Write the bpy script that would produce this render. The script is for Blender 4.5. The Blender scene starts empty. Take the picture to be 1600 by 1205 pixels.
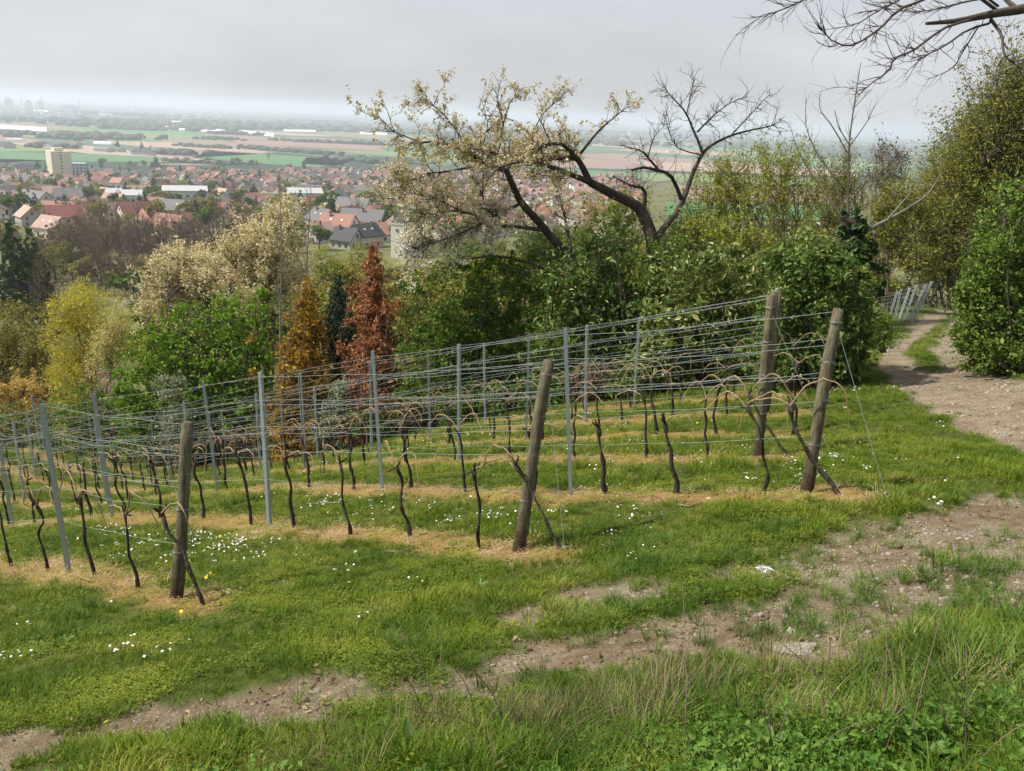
import bpy, math, random
import numpy as np
from mathutils import Vector, Matrix

# ------------------------------------------------------------------ camera, sky, sun, exposure
SC = bpy.context.scene
COL = SC.collection
ZC = 88.0                                   # eye height above the plain (plain is z = 0)
F_PX = 1400.0
ROLL = math.radians(2.33)
PITCH = math.atan(419.5 / 1400.0)
FWD = np.array([0, math.cos(PITCH), -math.sin(PITCH)])
_r0 = np.array([1.0, 0, 0]); _u0 = np.array([0, math.sin(PITCH), math.cos(PITCH)])
RIGHT = math.cos(ROLL) * _r0 + math.sin(ROLL) * _u0
UP = -math.sin(ROLL) * _r0 + math.cos(ROLL) * _u0
EYE = np.array([0, 0, ZC])

cam_d = bpy.data.cameras.new('camera'); cam = bpy.data.objects.new('camera', cam_d); COL.objects.link(cam)
cam_d.sensor_width = 36.0; cam_d.lens = F_PX / 1600.0 * 36.0
cam_d.clip_start = 0.1; cam_d.clip_end = 200000.0
cam.matrix_world = Matrix(((RIGHT[0], UP[0], -FWD[0], 0), (RIGHT[1], UP[1], -FWD[1], 0), (RIGHT[2], UP[2], -FWD[2], ZC), (0, 0, 0, 1)))
SC.camera = cam

SUN_DIR = np.array([-0.97, 0.02, 0.0]); SUN_DIR /= np.linalg.norm(SUN_DIR)
SUN_EL = math.radians(52)
wd = bpy.data.worlds.new('World'); SC.world = wd; wd.use_nodes = True
nt = wd.node_tree; nt.nodes.clear()
wo = nt.nodes.new('ShaderNodeOutputWorld'); bg = nt.nodes.new('ShaderNodeBackground')
sky = nt.nodes.new('ShaderNodeTexSky'); sky.sky_type = 'NISHITA'; sky.sun_disc = False
sky.sun_elevation = SUN_EL; sky.sun_rotation = math.atan2(SUN_DIR[0], SUN_DIR[1])
sky.air_density = 1.0; sky.dust_density = 3.0; sky.ozone_density = 1.0; sky.altitude = 200
tc = nt.nodes.new('ShaderNodeTexCoord'); mp = nt.nodes.new('ShaderNodeMapping'); mp.inputs['Scale'].default_value = (1, 1, 3.5)
nz = nt.nodes.new('ShaderNodeTexNoise'); nz.inputs['Scale'].default_value = 2.2; nz.inputs['Detail'].default_value = 5; nz.inputs['Roughness'].default_value = .55
rp = nt.nodes.new('ShaderNodeValToRGB'); rp.color_ramp.elements[0].position = .36; rp.color_ramp.elements[1].position = .66
rp.color_ramp.elements[0].color = (.56, .56, .56, 1); rp.color_ramp.elements[1].color = (.90, .90, .90, 1)
mx = nt.nodes.new('ShaderNodeMix'); mx.data_type = 'RGBA'
mx.inputs['B'].default_value = (6.9, 6.95, 7.35, 1)           # thin bright cloud veil
nt.links.new(tc.outputs['Generated'], mp.inputs['Vector']); nt.links.new(mp.outputs[0], nz.inputs['Vector'])
nt.links.new(nz.outputs['Fac'], rp.inputs[0]); nt.links.new(rp.outputs[0], mx.inputs['Factor'])
nt.links.new(sky.outputs[0], mx.inputs['A']); nt.links.new(mx.outputs['Result'], bg.inputs['Color'])
bg.inputs['Strength'].default_value = 0.080
nt.links.new(bg.outputs[0], wo.inputs['Surface'])

sun_d = bpy.data.lights.new('sun', 'SUN'); sun_d.energy = 5.0; sun_d.angle = math.radians(1.5); sun_d.color = (1.0, .95, .86)
sun = bpy.data.objects.new('sun', sun_d); COL.objects.link(sun)
_sd = Vector((SUN_DIR[0] * math.cos(SUN_EL), SUN_DIR[1] * math.cos(SUN_EL), math.sin(SUN_EL)))
sun.rotation_euler = _sd.to_track_quat('Z', 'Y').to_euler(); sun.location = (-30, 10, 130)
SC.view_settings.view_transform = 'Standard'; SC.view_settings.look = 'None'
SC.view_settings.exposure = 0.50; SC.view_settings.gamma = 1.0; SC.view_settings.use_curve_mapping = False
SC.cycles.max_bounces = 5; SC.cycles.diffuse_bounces = 2; SC.cycles.transmission_bounces = 3
SC.cycles.volume_bounces = 1; SC.cycles.use_denoising = True

# ------------------------------------------------------------------ helpers: pixels, noise, meshes
def P(px, py, d):
    return EYE + d * (FWD + (px - 800) / F_PX * RIGHT + (602.5 - py) / F_PX * UP)

def project(p):
    q = np.asarray(p, float) - EYE
    z = q @ FWD
    z = np.where(z < 1e-3, 1e-3, z)
    return 800 + F_PX * (q @ RIGHT) / z, 602.5 - F_PX * (q @ UP) / z, z

def _hash(ix, iy, seed):
    n = (ix.astype(np.int64) * 374761393 + iy.astype(np.int64) * 668265263 + seed * 144269504) & 0x7fffffff
    n = ((n ^ (n >> 13)) * 1274126177) & 0x7fffffff
    return ((n ^ (n >> 16)) & 0xffff) / 65535.0

def vnoise(x, y, seed=0):
    ix = np.floor(x); iy = np.floor(y); fx = x - ix; fy = y - iy
    fx = fx * fx * (3 - 2 * fx); fy = fy * fy * (3 - 2 * fy)
    a = _hash(ix, iy, seed); b = _hash(ix + 1, iy, seed); c = _hash(ix, iy + 1, seed); d = _hash(ix + 1, iy + 1, seed)
    return (a * (1 - fx) + b * fx) * (1 - fy) + (c * (1 - fx) + d * fx) * fy

def fbm(x, y, sc, seed=0, oct=4):
    x = np.asarray(x, float) * sc; y = np.asarray(y, float) * sc; v = 0; a = .5; t = 0
    for k in range(oct):
        v = v + a * vnoise(x, y, seed + k * 17); t += a; a *= .5; x = x * 2.03 + 11.3; y = y * 2.03 + 5.7
    return v / t

def sstep(a, b, x):
    t = np.clip((x - a) / (b - a), 0, 1); return t * t * (3 - 2 * t)

def mesh_np(name, verts, faces, mat=None, smooth=False, attr=None):
    """verts (n,3), faces (m,k) array or list of arrays with k = 3 or 4"""
    me = bpy.data.meshes.new(name)
    fl = faces if isinstance(faces, list) else [faces]
    fl = [np.asarray(f, np.int32) for f in fl if len(f)]
    verts = np.asarray(verts, np.float32)
    me.vertices.add(len(verts)); me.vertices.foreach_set('co', verts.ravel())
    nl = sum(f.size for f in fl); npoly = sum(len(f) for f in fl)
    me.loops.add(nl); me.polygons.add(npoly)
    me.loops.foreach_set('vertex_index', np.concatenate([f.ravel() for f in fl]))
    tot = np.concatenate([np.full(len(f), f.shape[1], np.int32) for f in fl])
    st = np.concatenate([[0], np.cumsum(tot)[:-1]]).astype(np.int32)
    me.polygons.foreach_set('loop_start', st)
    me.polygons.foreach_set('loop_total', tot)
    if attr:
        for k, v in attr.items():
            a = me.attributes.new(k, 'FLOAT', 'POINT'); a.data.foreach_set('value', np.asarray(v, np.float32).ravel())
    me.update(calc_edges=True); me.validate()
    me.polygons.foreach_set('use_smooth', np.full(len(me.polygons), bool(smooth)))
    if mat: me.materials.append(mat)
    return me

def link(name, me, parent=None, loc=None, rz=0.0, scale=None):
    o = bpy.data.objects.new(name, me); COL.objects.link(o)
    if parent is not None: o.parent = parent
    if loc is not None: o.location = tuple(float(c) for c in loc)
    if rz: o.rotation_euler = (0, 0, rz)
    if scale is not None: o.scale = scale if hasattr(scale, '__len__') else (scale,) * 3
    return o

def tag(o, label=None, cat=None, group=None, kind=None):
    if label: o['label'] = label
    if cat: o['category'] = cat
    if group: o['group'] = group
    if kind: o['kind'] = kind
    return o

def thing(name, label, cat, loc=(0, 0, 0), rz=0.0, group=None, scale=None):
    return tag(link(name, None, None, loc, rz, scale), label, cat, group)

def dup(root, loc, rz=0.0, scale=None, label=None, group=None):
    r = root.copy(); COL.objects.link(r); r.location = tuple(float(c) for c in loc); r.rotation_euler = (0, 0, rz)
    if scale is not None: r.scale = scale if hasattr(scale, '__len__') else (scale,) * 3
    if label: r['label'] = label
    if group: r['group'] = group
    for ch in list(root.children):
        c = ch.copy(); COL.objects.link(c); c.parent = r
        for g in list(ch.children):
            d = g.copy(); COL.objects.link(d); d.parent = c
    return r

class MB:
    """collects boxes, prisms and polys into one mesh"""
    def __init__(s): s.v = []; s.f3 = []; s.f4 = []
    def poly(s, pts):
        n = len(s.v); s.v += [tuple(p) for p in pts]; k = len(pts)
        if k == 4: s.f4.append((n, n + 1, n + 2, n + 3))
        else:
            for i in range(1, k - 1): s.f3.append((n, n + i, n + i + 1))
    def hexa(s, b, t):       # bottom 4 pts (ccw), top 4 pts
        n = len(s.v); s.v += [tuple(p) for p in b] + [tuple(p) for p in t]
        for q in ((3, 2, 1, 0), (4, 5, 6, 7), (0, 1, 5, 4), (1, 2, 6, 5), (2, 3, 7, 6), (3, 0, 4, 7)): s.f4.append(tuple(n + i for i in q))
    def box(s, x0, y0, z0, x1, y1, z1):
        b = [(x0, y0, z0), (x1, y0, z0), (x1, y1, z0), (x0, y1, z0)]
        s.hexa(b, [(p[0], p[1], z1) for p in b])
    def mesh(s, name, mat, smooth=False):
        fl = []
        if s.f4: fl.append(np.array(s.f4))
        if s.f3: fl.append(np.array(s.f3))
        return mesh_np(name, np.array(s.v), fl, mat, smooth)

def tubes(spines, sides=5):
    """spines: list of (pts (K,3), radii (K,)) -> verts, quads, attr v (0..1 along)"""
    V = []; Q = []; off = 0; A = []
    groups = {}
    for p, r in spines: groups.setdefault(len(p), []).append((p, r))
    ang = np.linspace(0, 2 * np.pi, sides, endpoint=False)
    for K, lst in groups.items():
        pts = np.array([a[0] for a in lst], float); rad = np.array([a[1] for a in lst], float)
        S = len(lst)
        tan = np.gradient(pts, axis=1); tan /= np.linalg.norm(tan, axis=2, keepdims=True) + 1e-9
        ref = np.zeros((S, 1, 3)); main = np.abs(pts[:, -1] - pts[:, 0]); ref[np.arange(S), 0, np.argmin(main, axis=1)] = 1
        n1 = np.cross(tan, np.broadcast_to(ref, tan.shape)); n1 /= np.linalg.norm(n1, axis=2, keepdims=True) + 1e-9
        n2 = np.cross(tan, n1)
        ring = n1[:, :, None, :] * np.cos(ang)[None, None, :, None] + n2[:, :, None, :] * np.sin(ang)[None, None, :, None]
        v = pts[:, :, None, :] + ring * rad[:, :, None, None]
        V.append(v.reshape(-1, 3)); A.append(np.broadcast_to(np.linspace(0, 1, K)[None, :, None], (S, K, sides)).ravel())
        base = off + (np.arange(S) * K * sides)[:, None, None] + (np.arange(K - 1) * sides)[None, :, None]
        i0 = np.arange(sides)[None, None, :]; i1 = (np.arange(sides) + 1)[None, None, :] % sides
        q = np.stack([base + i0, base + i1, base + sides + i1, base + sides + i0], axis=-1)
        Q.append(q.reshape(-1, 4)); off += S * K * sides
    return np.concatenate(V), np.concatenate(Q), np.concatenate(A)

def tube_mesh(name, spines, mat, sides=5, origin=(0, 0, 0), caps=False):
    v, q, a = tubes(spines, sides)
    fl = [q]
    if caps and sides >= 3:
        tri = []
        off = 0
        groups = {}
        for p, r in spines: groups.setdefault(len(p), []).append(1)
        for K, l in groups.items():
            for s in range(len(l)):
                for b, fl_ in ((off, 1), (off + (K - 1) * sides, 0)):
                    for i in range(1, sides - 1):
                        t = (b, b + i, b + i + 1); tri.append(t[::-1] if not fl_ else t)
                off += K * sides
        fl.append(np.array(tri))
    return mesh_np(name, v - np.asarray(origin), fl, mat, True)

def smooth_line(pts, n):
    """Catmull-Rom style resampling of a poly-line to n points"""
    pts = np.asarray(pts, float)
    if len(pts) == 2: return pts[0] + (pts[1] - pts[0]) * np.linspace(0, 1, n)[:, None]
    p = np.vstack([2 * pts[0] - pts[1], pts, 2 * pts[-1] - pts[-2]])
    s = np.linspace(0, len(pts) - 1 - 1e-6, n); i = s.astype(int); t = (s - i)[:, None]
    a, b, c, d = p[i], p[i + 1], p[i + 2], p[i + 3]
    return .5 * (2 * b + (c - a) * t + (2 * a - 5 * b + 4 * c - d) * t ** 2 + (3 * b - a - 3 * c + d) * t ** 3)

def unit(v): return v / (np.linalg.norm(v, axis=-1, keepdims=True) + 1e-9)

def leaves_np(rng, pos, size, nrm=None, nrm_w=.6, aspect=.55, droop=.0):
    """one folded rhombus per leaf -> verts, quads, per-vertex random v"""
    n = len(pos)
    size = np.broadcast_to(size, (n,)) * np.clip(rng.lognormal(-.08, .38, n), .4, 2.0)
    nn = unit(rng.normal(size=(n, 3)))
    if nrm is not None: nn = unit(nn * (1 - nrm_w) + nrm * nrm_w)
    t = unit(np.cross(nn, rng.normal(size=(n, 3)))); t[:, 2] -= droop; t = unit(t)
    b = unit(np.cross(nn, t))
    L = size[:, None]; W = L * aspect
    base = pos - t * L * .5; tip = pos + t * L * .5
    fold = nn * W * rng.uniform(.1, .5, (n, 1))
    v = np.stack([base, pos + b * W * .5 + fold, tip, pos - b * W * .5 + fold], 1).reshape(-1, 3)
    q = np.arange(n * 4).reshape(n, 4)
    return v, q, np.repeat(rng.uniform(0, 1, n), 4)

def ovate_np(rng, pos, size, nrm, nrm_w=.6, aspect=.7):
    n = len(pos); size = np.broadcast_to(size, (n,)) * np.clip(rng.lognormal(-.05, .3, n), .5, 1.7)
    nn = unit(unit(rng.normal(size=(n, 3))) * (1 - nrm_w) + nrm * nrm_w); t = unit(np.cross(nn, rng.normal(size=(n, 3)))); b = unit(np.cross(nn, t)); L = size[:, None]; W = L * aspect
    V = []
    for (u, w, h) in ((-.5, 0, 0), (-.22, .42, .10), (.08, .46, .10), (.32, .24, .04), (.5, 0, -.10), (.32, -.24, .04), (.08, -.46, .10), (-.22, -.42, .10), (.0, 0, .0)):
        V.append(pos + t * L * u + b * W * w + nn * L * h)
    v = np.stack(V, 1).reshape(-1, 3); k = np.arange(n)[:, None] * 9
    q = np.concatenate([k + np.array([[0, 1, 2, 8]]), k + np.array([[8, 2, 3, 4]]), k + np.array([[8, 4, 5, 6]]), k + np.array([[8, 6, 7, 0]])])
    return v, q, np.repeat(rng.uniform(0, 1, n), 9)

# ------------------------------------------------------------------ materials
def new_mat(name):
    m = bpy.data.materials.new(name); m.use_nodes = True; m.node_tree.nodes.clear()
    return m, m.node_tree.nodes, m.node_tree.links

def ramp(N, cols, pos=None):
    r = N.new('ShaderNodeValToRGB'); e = r.color_ramp.elements
    n = len(cols); pos = pos or [i / (n - 1) for i in range(n)]
    while len(e) < n: e.new(.5)
    for i in range(n): e[i].position = pos[i]; e[i].color = (*cols[i], 1)
    return r

def leaf_mat(name, cols, pos=None, transl=.3, rough=.6, spec=.14, inst=False, attr='v', tipcol=None):
    m, N, L = new_mat(name)
    out = N.new('ShaderNodeOutputMaterial'); pb = N.new('ShaderNodeBsdfPrincipled'); tr = N.new('ShaderNodeBsdfTranslucent'); mix = N.new('ShaderNodeMixShader')
    r = ramp(N, cols, pos)
    if inst:
        oi = N.new('ShaderNodeObjectInfo'); at = N.new('ShaderNodeAttribute'); at.attribute_name = attr
        ad = N.new('ShaderNodeMath'); ad.operation = 'MULTIPLY_ADD'; ad.inputs[1].default_value = .35; 
        mu = N.new('ShaderNodeMath'); mu.operation = 'MULTIPLY'; mu.inputs[1].default_value = .65
        L.new(oi.outputs['Random'], mu.inputs[0]); L.new(at.outputs['Fac'], ad.inputs[0]); L.new(mu.outputs[0], ad.inputs[2])
        ge = N.new('ShaderNodeNewGeometry'); pn = N.new('ShaderNodeTexNoise'); pn.inputs['Scale'].default_value = 1.1; pn.inputs['Detail'].default_value = 4; L.new(ge.outputs['Position'], pn.inputs['Vector'])
        mr = N.new('ShaderNodeMapRange'); mr.inputs['From Min'].default_value = .3; mr.inputs['From Max'].default_value = .7; mr.inputs['To Min'].default_value = -.42; mr.inputs['To Max'].default_value = .42; L.new(pn.outputs['Fac'], mr.inputs[0])
        a2 = N.new('ShaderNodeMath'); a2.operation = 'ADD'; a2.use_clamp = True; L.new(ad.outputs[0], a2.inputs[0]); L.new(mr.outputs[0], a2.inputs[1]); src = a2.outputs[0]
    else:
        at = N.new('ShaderNodeAttribute'); at.attribute_name = attr; src = at.outputs['Fac']
    L.new(src, r.inputs[0]); col = r.outputs[0]
    L.new(col, pb.inputs['Base Color']); L.new(col, tr.inputs['Color'])
    pb.inputs['Roughness'].default_value = rough; pb.inputs['Specular IOR Level'].default_value = spec
    mix.inputs[0].default_value = transl
    L.new(pb.outputs[0], mix.inputs[1]); L.new(tr.outputs[0], mix.inputs[2]); L.new(mix.outputs[0], out.inputs[0])
    return m

def noise_mat(name, cols, scale=4.0, detail=5, pos=None, rough=.85, bump=.0, bscale=None, stretch=(1, 1, 1), spec=.25, metal=0.0, coord='Object', rnd=0.0):
    m, N, L = new_mat(name)
    out = N.new('ShaderNodeOutputMaterial'); pb = N.new('ShaderNodeBsdfPrincipled')
    tc = N.new('ShaderNodeTexCoord'); mp = N.new('ShaderNodeMapping'); mp.inputs['Scale'].default_value = stretch
    nz = N.new('ShaderNodeTexNoise'); nz.inputs['Scale'].default_value = scale; nz.inputs['Detail'].default_value = detail; nz.inputs['Roughness'].default_value = .62
    r = ramp(N, cols, pos)
    L.new(tc.outputs[coord], mp.inputs[0]); L.new(mp.outputs[0], nz.inputs['Vector']); L.new(nz.outputs['Fac'], r.inputs[0])
    src = r.outputs[0]
    if rnd:
        oi = N.new('ShaderNodeObjectInfo'); hs = N.new('ShaderNodeHueSaturation'); ma = N.new('ShaderNodeMapRange')
        ma.inputs['To Min'].default_value = 1 - rnd; ma.inputs['To Max'].default_value = 1 + rnd
        L.new(oi.outputs['Random'], ma.inputs[0]); L.new(ma.outputs[0], hs.inputs['Value']); L.new(src, hs.inputs['Color']); src = hs.outputs[0]
    L.new(src, pb.inputs['Base Color']); pb.inputs['Roughness'].default_value = rough; pb.inputs['Specular IOR Level'].default_value = spec; pb.inputs['Metallic'].default_value = metal
    if bump:
        n2 = N.new('ShaderNodeTexNoise'); n2.inputs['Scale'].default_value = bscale or scale * 2; n2.inputs['Detail'].default_value = 6
        bp = N.new('ShaderNodeBump'); bp.inputs['Strength'].default_value = bump; bp.inputs['Distance'].default_value = .02
        L.new(mp.outputs[0], n2.inputs['Vector']); L.new(n2.outputs['Fac'], bp.inputs['Height']); L.new(bp.outputs[0], pb.inputs['Normal'])
    L.new(pb.outputs[0], out.inputs[0])
    return m

M = {}
M['bark'] = noise_mat('bark', [(.022, .017, .013), (.075, .06, .046), (.13, .115, .09)], 9, bump=.9, stretch=(1, 1, .35))
M['bark_moss'] = noise_mat('mossy_bark', [(.018, .014, .011), (.055, .045, .034), (.085, .09, .035)], 5, pos=[.3, .55, .75], bump=.9, stretch=(1, 1, .5))
M['bark_pale'] = noise_mat('pale_bark', [(.10, .09, .075), (.22, .20, .165)], 9, bump=.4, stretch=(1, 1, .4))
M['twig'] = noise_mat('twig_bark', [(.08, .06, .045), (.18, .14, .10)], 6)
M['vine'] = noise_mat('vine_bark', [(.018, .014, .012), (.055, .043, .034), (.14, .115, .09)], 22, pos=[.3, .6, .85], bump=1.0, stretch=(1, 1, .25))
M['cane'] = noise_mat('cane_bark', [(.19, .12, .065), (.40, .29, .175)], 14, stretch=(1, 1, .5))
M['wood'] = noise_mat('weathered_wood', [(.05, .043, .026), (.13, .11, .068), (.235, .205, .135)], 5, pos=[.28, .55, .8], bump=.7, bscale=26, stretch=(6, 6, .5))
_m = M['wood']; _N, _L = _m.node_tree.nodes, _m.node_tree.links
_pb = [n for n in _N if n.type == 'BSDF_PRINCIPLED'][0]; _src = _pb.inputs['Base Color'].links[0].from_socket
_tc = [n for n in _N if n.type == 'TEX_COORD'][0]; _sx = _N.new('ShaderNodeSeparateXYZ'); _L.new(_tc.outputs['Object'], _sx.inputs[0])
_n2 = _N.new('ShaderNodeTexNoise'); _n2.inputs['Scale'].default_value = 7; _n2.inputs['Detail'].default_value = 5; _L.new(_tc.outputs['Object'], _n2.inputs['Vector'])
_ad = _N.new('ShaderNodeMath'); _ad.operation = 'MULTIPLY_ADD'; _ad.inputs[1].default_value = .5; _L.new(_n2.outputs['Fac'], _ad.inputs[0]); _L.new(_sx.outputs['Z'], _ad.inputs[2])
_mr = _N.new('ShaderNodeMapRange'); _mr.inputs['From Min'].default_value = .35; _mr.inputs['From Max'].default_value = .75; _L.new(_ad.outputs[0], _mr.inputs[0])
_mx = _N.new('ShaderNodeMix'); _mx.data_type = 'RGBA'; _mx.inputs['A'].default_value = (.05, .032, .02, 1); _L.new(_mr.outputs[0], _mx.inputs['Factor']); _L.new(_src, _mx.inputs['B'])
_n3 = _N.new('ShaderNodeTexNoise'); _n3.inputs['Scale'].default_value = 3.5; _n3.inputs['Detail'].default_value = 4; _L.new(_tc.outputs['Object'], _n3.inputs['Vector'])
_r3 = ramp(_N, [(0, 0, 0), (.55, .55, .55)], [.48, .68]); _L.new(_n3.outputs['Fac'], _r3.inputs[0])
_m2 = _N.new('ShaderNodeMix'); _m2.data_type = 'RGBA'; _m2.inputs['B'].default_value = (.19, .21, .13, 1); _L.new(_r3.outputs[0], _m2.inputs['Factor']); _L.new(_mx.outputs['Result'], _m2.inputs['A']); _L.new(_m2.outputs['Result'], _pb.inputs['Base Color'])
M['steel'] = noise_mat('galvanised_steel', [(.25, .31, .33), (.37, .42, .44)], 18, rough=.5, spec=.5, metal=.25)
M['wire'] = noise_mat('wire_metal', [(.17, .215, .22), (.33, .37, .37)], 40, rough=.5, spec=.4, metal=.2)
M['stone'] = noise_mat('pale_stone', [(.31, .265, .20), (.56, .50, .41)], 12, bump=.8, rnd=.3)

# ------------------------------------------------------------------ terrain
CTRL = [(0,1205,4.7),(400,1205,4.4),(800,1205,4.1),(1200,1205,3.7),(1600,1205,3.3),
 (275,938,8.6),(808,866,8.7),(1258,770,8.8),(108,895,10.2),(421,822,11.5),(176,808,14.2),(892,775,10.7),(597,764,12.9),(340,768,15.8),
 (1185,715,11.2),(718,715,15.0),(822,690,16.2),(915,660,17.7),(990,637,19.3),(1600,870,6.2),(1600,680,11.5),(1420,600,16.5),(1365,560,20),(1600,598,16.5),(1455,577,18.5),(1440,538,25.5),(1500,538,25),(1468,515,32),(1520,512,31),(1440,500,34),(1492,496,40),(1440,484,41),(1503,486,46),(1460,474,47),(1520,482,49),
 (990,625,20.4),(860,637,22.0),(750,657,23.6),(580,697,26.6),(440,716,29),(300,736,32),(150,747,36.5),(0,757,42)]
PROF_S = np.array([-4000, -600, -200, -60, 0, 17, 31, 59.5, 120, 210, 415, 700, 1000, 1274, 1600, 2000, 1e6])
PROF_Z = np.array([420, 130, 42, 11, -1.5, -6.2, -9.6, -18.6, -28, -36.5, -45.5, -60, -73, -82.6, -87.6, -88, -88])
_ss = np.concatenate([np.linspace(-600, 300, 1801), np.linspace(301, 2500, 1000)])
_zz = np.interp(_ss, PROF_S, PROF_Z)
_k = np.exp(-np.linspace(-2, 2, 41) ** 2); _k /= _k.sum()
_zz[20:1780] = np.convolve(_zz, _k, 'same')[20:1780]
def far_z(x, y):
    s = y - .5 * x
    return np.where(s < -590, np.interp(s, PROF_S, PROF_Z), np.interp(s, _ss, _zz))
_c = np.array([P(*c) - EYE for c in CTRL])
_extra = [(0, -.3, -1.65), (-1.5, 0, -2.1), (1.5, 0, -1.25), (6, 4, -1.9), (-6, 3.0, -4.1), (10.5, 14.5, -3.4), (9, 9.5, -2.9), (-8.5, 8.5, -5.9), (-12, 14, -8.0), (5, 1, -.6)]
for a in np.radians(np.arange(-75, 76, 15)):
    for r in (34, 50, 68):
        if .2 < a < .75 and r < 60: continue
        x, y = r * math.sin(a), r * math.cos(a)
        _extra.append((x, y, float(far_z(x, y))))
_c = np.vstack([_c, np.array(_extra)])
def _tps(r): return r * r * np.log(r + 1e-9)
_n = len(_c); _A = np.zeros((_n + 3, _n + 3))
_A[:_n, :_n] = _tps(np.linalg.norm(_c[:, None, :2] - _c[None, :, :2], axis=2)) + np.eye(_n) * 1.5
_A[:_n, _n] = 1; _A[:_n, _n + 1:] = _c[:, :2]; _A[_n, :_n] = 1; _A[_n + 1:, :_n] = _c[:, :2].T
_w = np.linalg.solve(_A, np.concatenate([_c[:, 2], np.zeros(3)]))
def base_z(x, y):
    x = np.asarray(x, float); y = np.asarray(y, float); sh = x.shape; x = x.ravel(); y = y.ravel()
    z = far_z(x, y); r = np.hypot(x, y); w = 1 - sstep(48, 70, r); k = w > 0
    if k.any():
        q = np.stack([x[k], y[k]], 1); o = np.empty(len(q))
        for i in range(0, len(q), 20000):
            s = q[i:i + 20000]
            o[i:i + 20000] = _tps(np.linalg.norm(s[:, None] - _c[None, :, :2], axis=2)) @ _w[:_n] + _w[_n] + s @ _w[_n + 1:]
        z[k] = z[k] * (1 - w[k]) + o * w[k]
    return (z + ZC).reshape(sh)
_dl = np.concatenate([np.geomspace(2, 80, 500), np.geomspace(81, 60000, 700)])
def G(px, py, fn=None):
    """ground point seen at a pixel (smooth terrain)"""
    dr = P(px, py, 1.0) - EYE
    pts = EYE + _dl[:, None] * dr
    h = base_z(pts[:, 0], pts[:, 1]) - pts[:, 2]
    i = int(np.argmax(h > 0)); i = max(i, 1)
    t = h[i - 1] / (h[i - 1] - h[i] + 1e-12); d = _dl[i - 1] + t * (_dl[i] - _dl[i - 1])
    return EYE + d * dr

def seg_dist(x, y, line, widths):
    """smallest (distance - half width) to a poly-line with varying half widths"""
    best = np.full(np.shape(x), 1e9)
    for (a, b, wa, wb) in zip(line[:-1], line[1:], widths[:-1], widths[1:]):
        d = b - a; t = np.clip(((x - a[0]) * d[0] + (y - a[1]) * d[1]) / (d @ d + 1e-9), 0, 1)
        best = np.minimum(best, np.hypot(x - a[0] - t * d[0], y - a[1] - t * d[1]) - (wa + (wb - wa) * t))
    return best
def ground_line(pts): return np.array([G(*p)[:2] for p in pts])

ROW_DIR = np.array([-.7826, .6225]); ROW_DIR /= np.linalg.norm(ROW_DIR); ROW_N = np.array([ROW_DIR[1], -ROW_DIR[0]])
ROW_OFF = [4.0, 6.2, 8.17, 10.2, 12.1, 14.0, 16.0]
_ends_px = [(275, 938), (808, 866), (1258, 770), (1185, 715), None, None, None]
def on_row(k, t): return ROW_OFF[k] * ROW_N + t * ROW_DIR
_tt = np.linspace(-12, 60, 7201)
def row_t_at_px(k, px):
    p = ROW_OFF[k] * ROW_N + _tt[:, None] * ROW_DIR
    q = np.column_stack([p, base_z(p[:, 0], p[:, 1])]); x, y, z = project(q)
    x = np.where(z < 1, 1e6, x)
    return float(_tt[int(np.argmin(np.abs(x - px)))])
ROW_END = [row_t_at_px(0, 275), row_t_at_px(1, 808), row_t_at_px(2, 1258), row_t_at_px(3, 1185), row_t_at_px(4, 1190), row_t_at_px(5, 1197), row_t_at_px(6, 1200)]

PATH = np.array([P(*c)[:2] for c in [(1760, 700, 10.5), (1600, 640, 13.2), (1520, 604, 16), (1455, 577, 18.5), (1432, 556, 21.5), (1440, 538, 25), (1468, 515, 32), (1492, 496, 40), (1503, 486, 46), (1508, 482, 51)]])
PATH_W = [1.3, 1.15, 1.1, 1.0, .95, .95, .9, .9, .85, .8]
RUT_A = ground_line([(-120, 1215), (60, 1168), (200, 1118), (330, 1098), (440, 1088), (540, 1092), (660, 1078), (760, 1045), (860, 1010), (960, 1003), (1090, 985), (1180, 1000), (1260, 1000), (1340, 965), (1440, 915), (1540, 890), (1620, 880), (1800, 850)])
RUT_AW = [.14, .16, .12, .13, .2, .19, .2, .17, .2, .18, .26, .34, .34, .46, .6, .68, .74, .8]
RUT_B = ground_line([(800, 960), (870, 938), (960, 930), (1060, 915), (1140, 893), (1240, 872), (1330, 868), (1420, 846), (1510, 815), (1620, 790), (1800, 770)])
RUT_BW = [.05, .10, .11, .14, .22, .32, .42, .5, .52, .55, .6]
def masks(x, y):
    x = np.asarray(x, float); y = np.asarray(y, float)
    n1 = fbm(x, y, 1.6, 3); n2 = fbm(x, y, 5.0, 9)
    e = np.minimum(seg_dist(x, y, RUT_A, RUT_AW), seg_dist(x, y, RUT_B, RUT_BW)) + (n1 - .5) * .85 + (n2 - .5) * .5
    earth = 1 - sstep(.0, .22, e)
    pd = seg_dist(x, y, PATH, PATH_W) + (n1 - .5) * .8 + (n2 - .5) * .3
    path = 1 - sstep(-.1, .15, pd)
    far = np.hypot(x - 10, y - 20)
    mid = seg_dist(x, y, PATH[3:], [.22] * len(PATH[3:])) + (n1 - .5) * .5
    path = path * np.where((y > 17.5), sstep(-.1, .12, mid), 1)
    off = x * ROW_N[0] + y * ROW_N[1]; t = x * ROW_DIR[0] + y * ROW_DIR[1]
    straw = np.zeros_like(x)
    for k, o in enumerate(ROW_OFF):
        d = np.abs(off - o + .05) + (n1 - .5) * .7 + (n2 - .5) * .3
        s = (1 - sstep(.16, .42, d)) * sstep(ROW_END[k] - 1.1, ROW_END[k] - .5, t + (n1 - .5) * .9)
        straw = np.maximum(straw, s)
    return earth, path, straw
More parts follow.
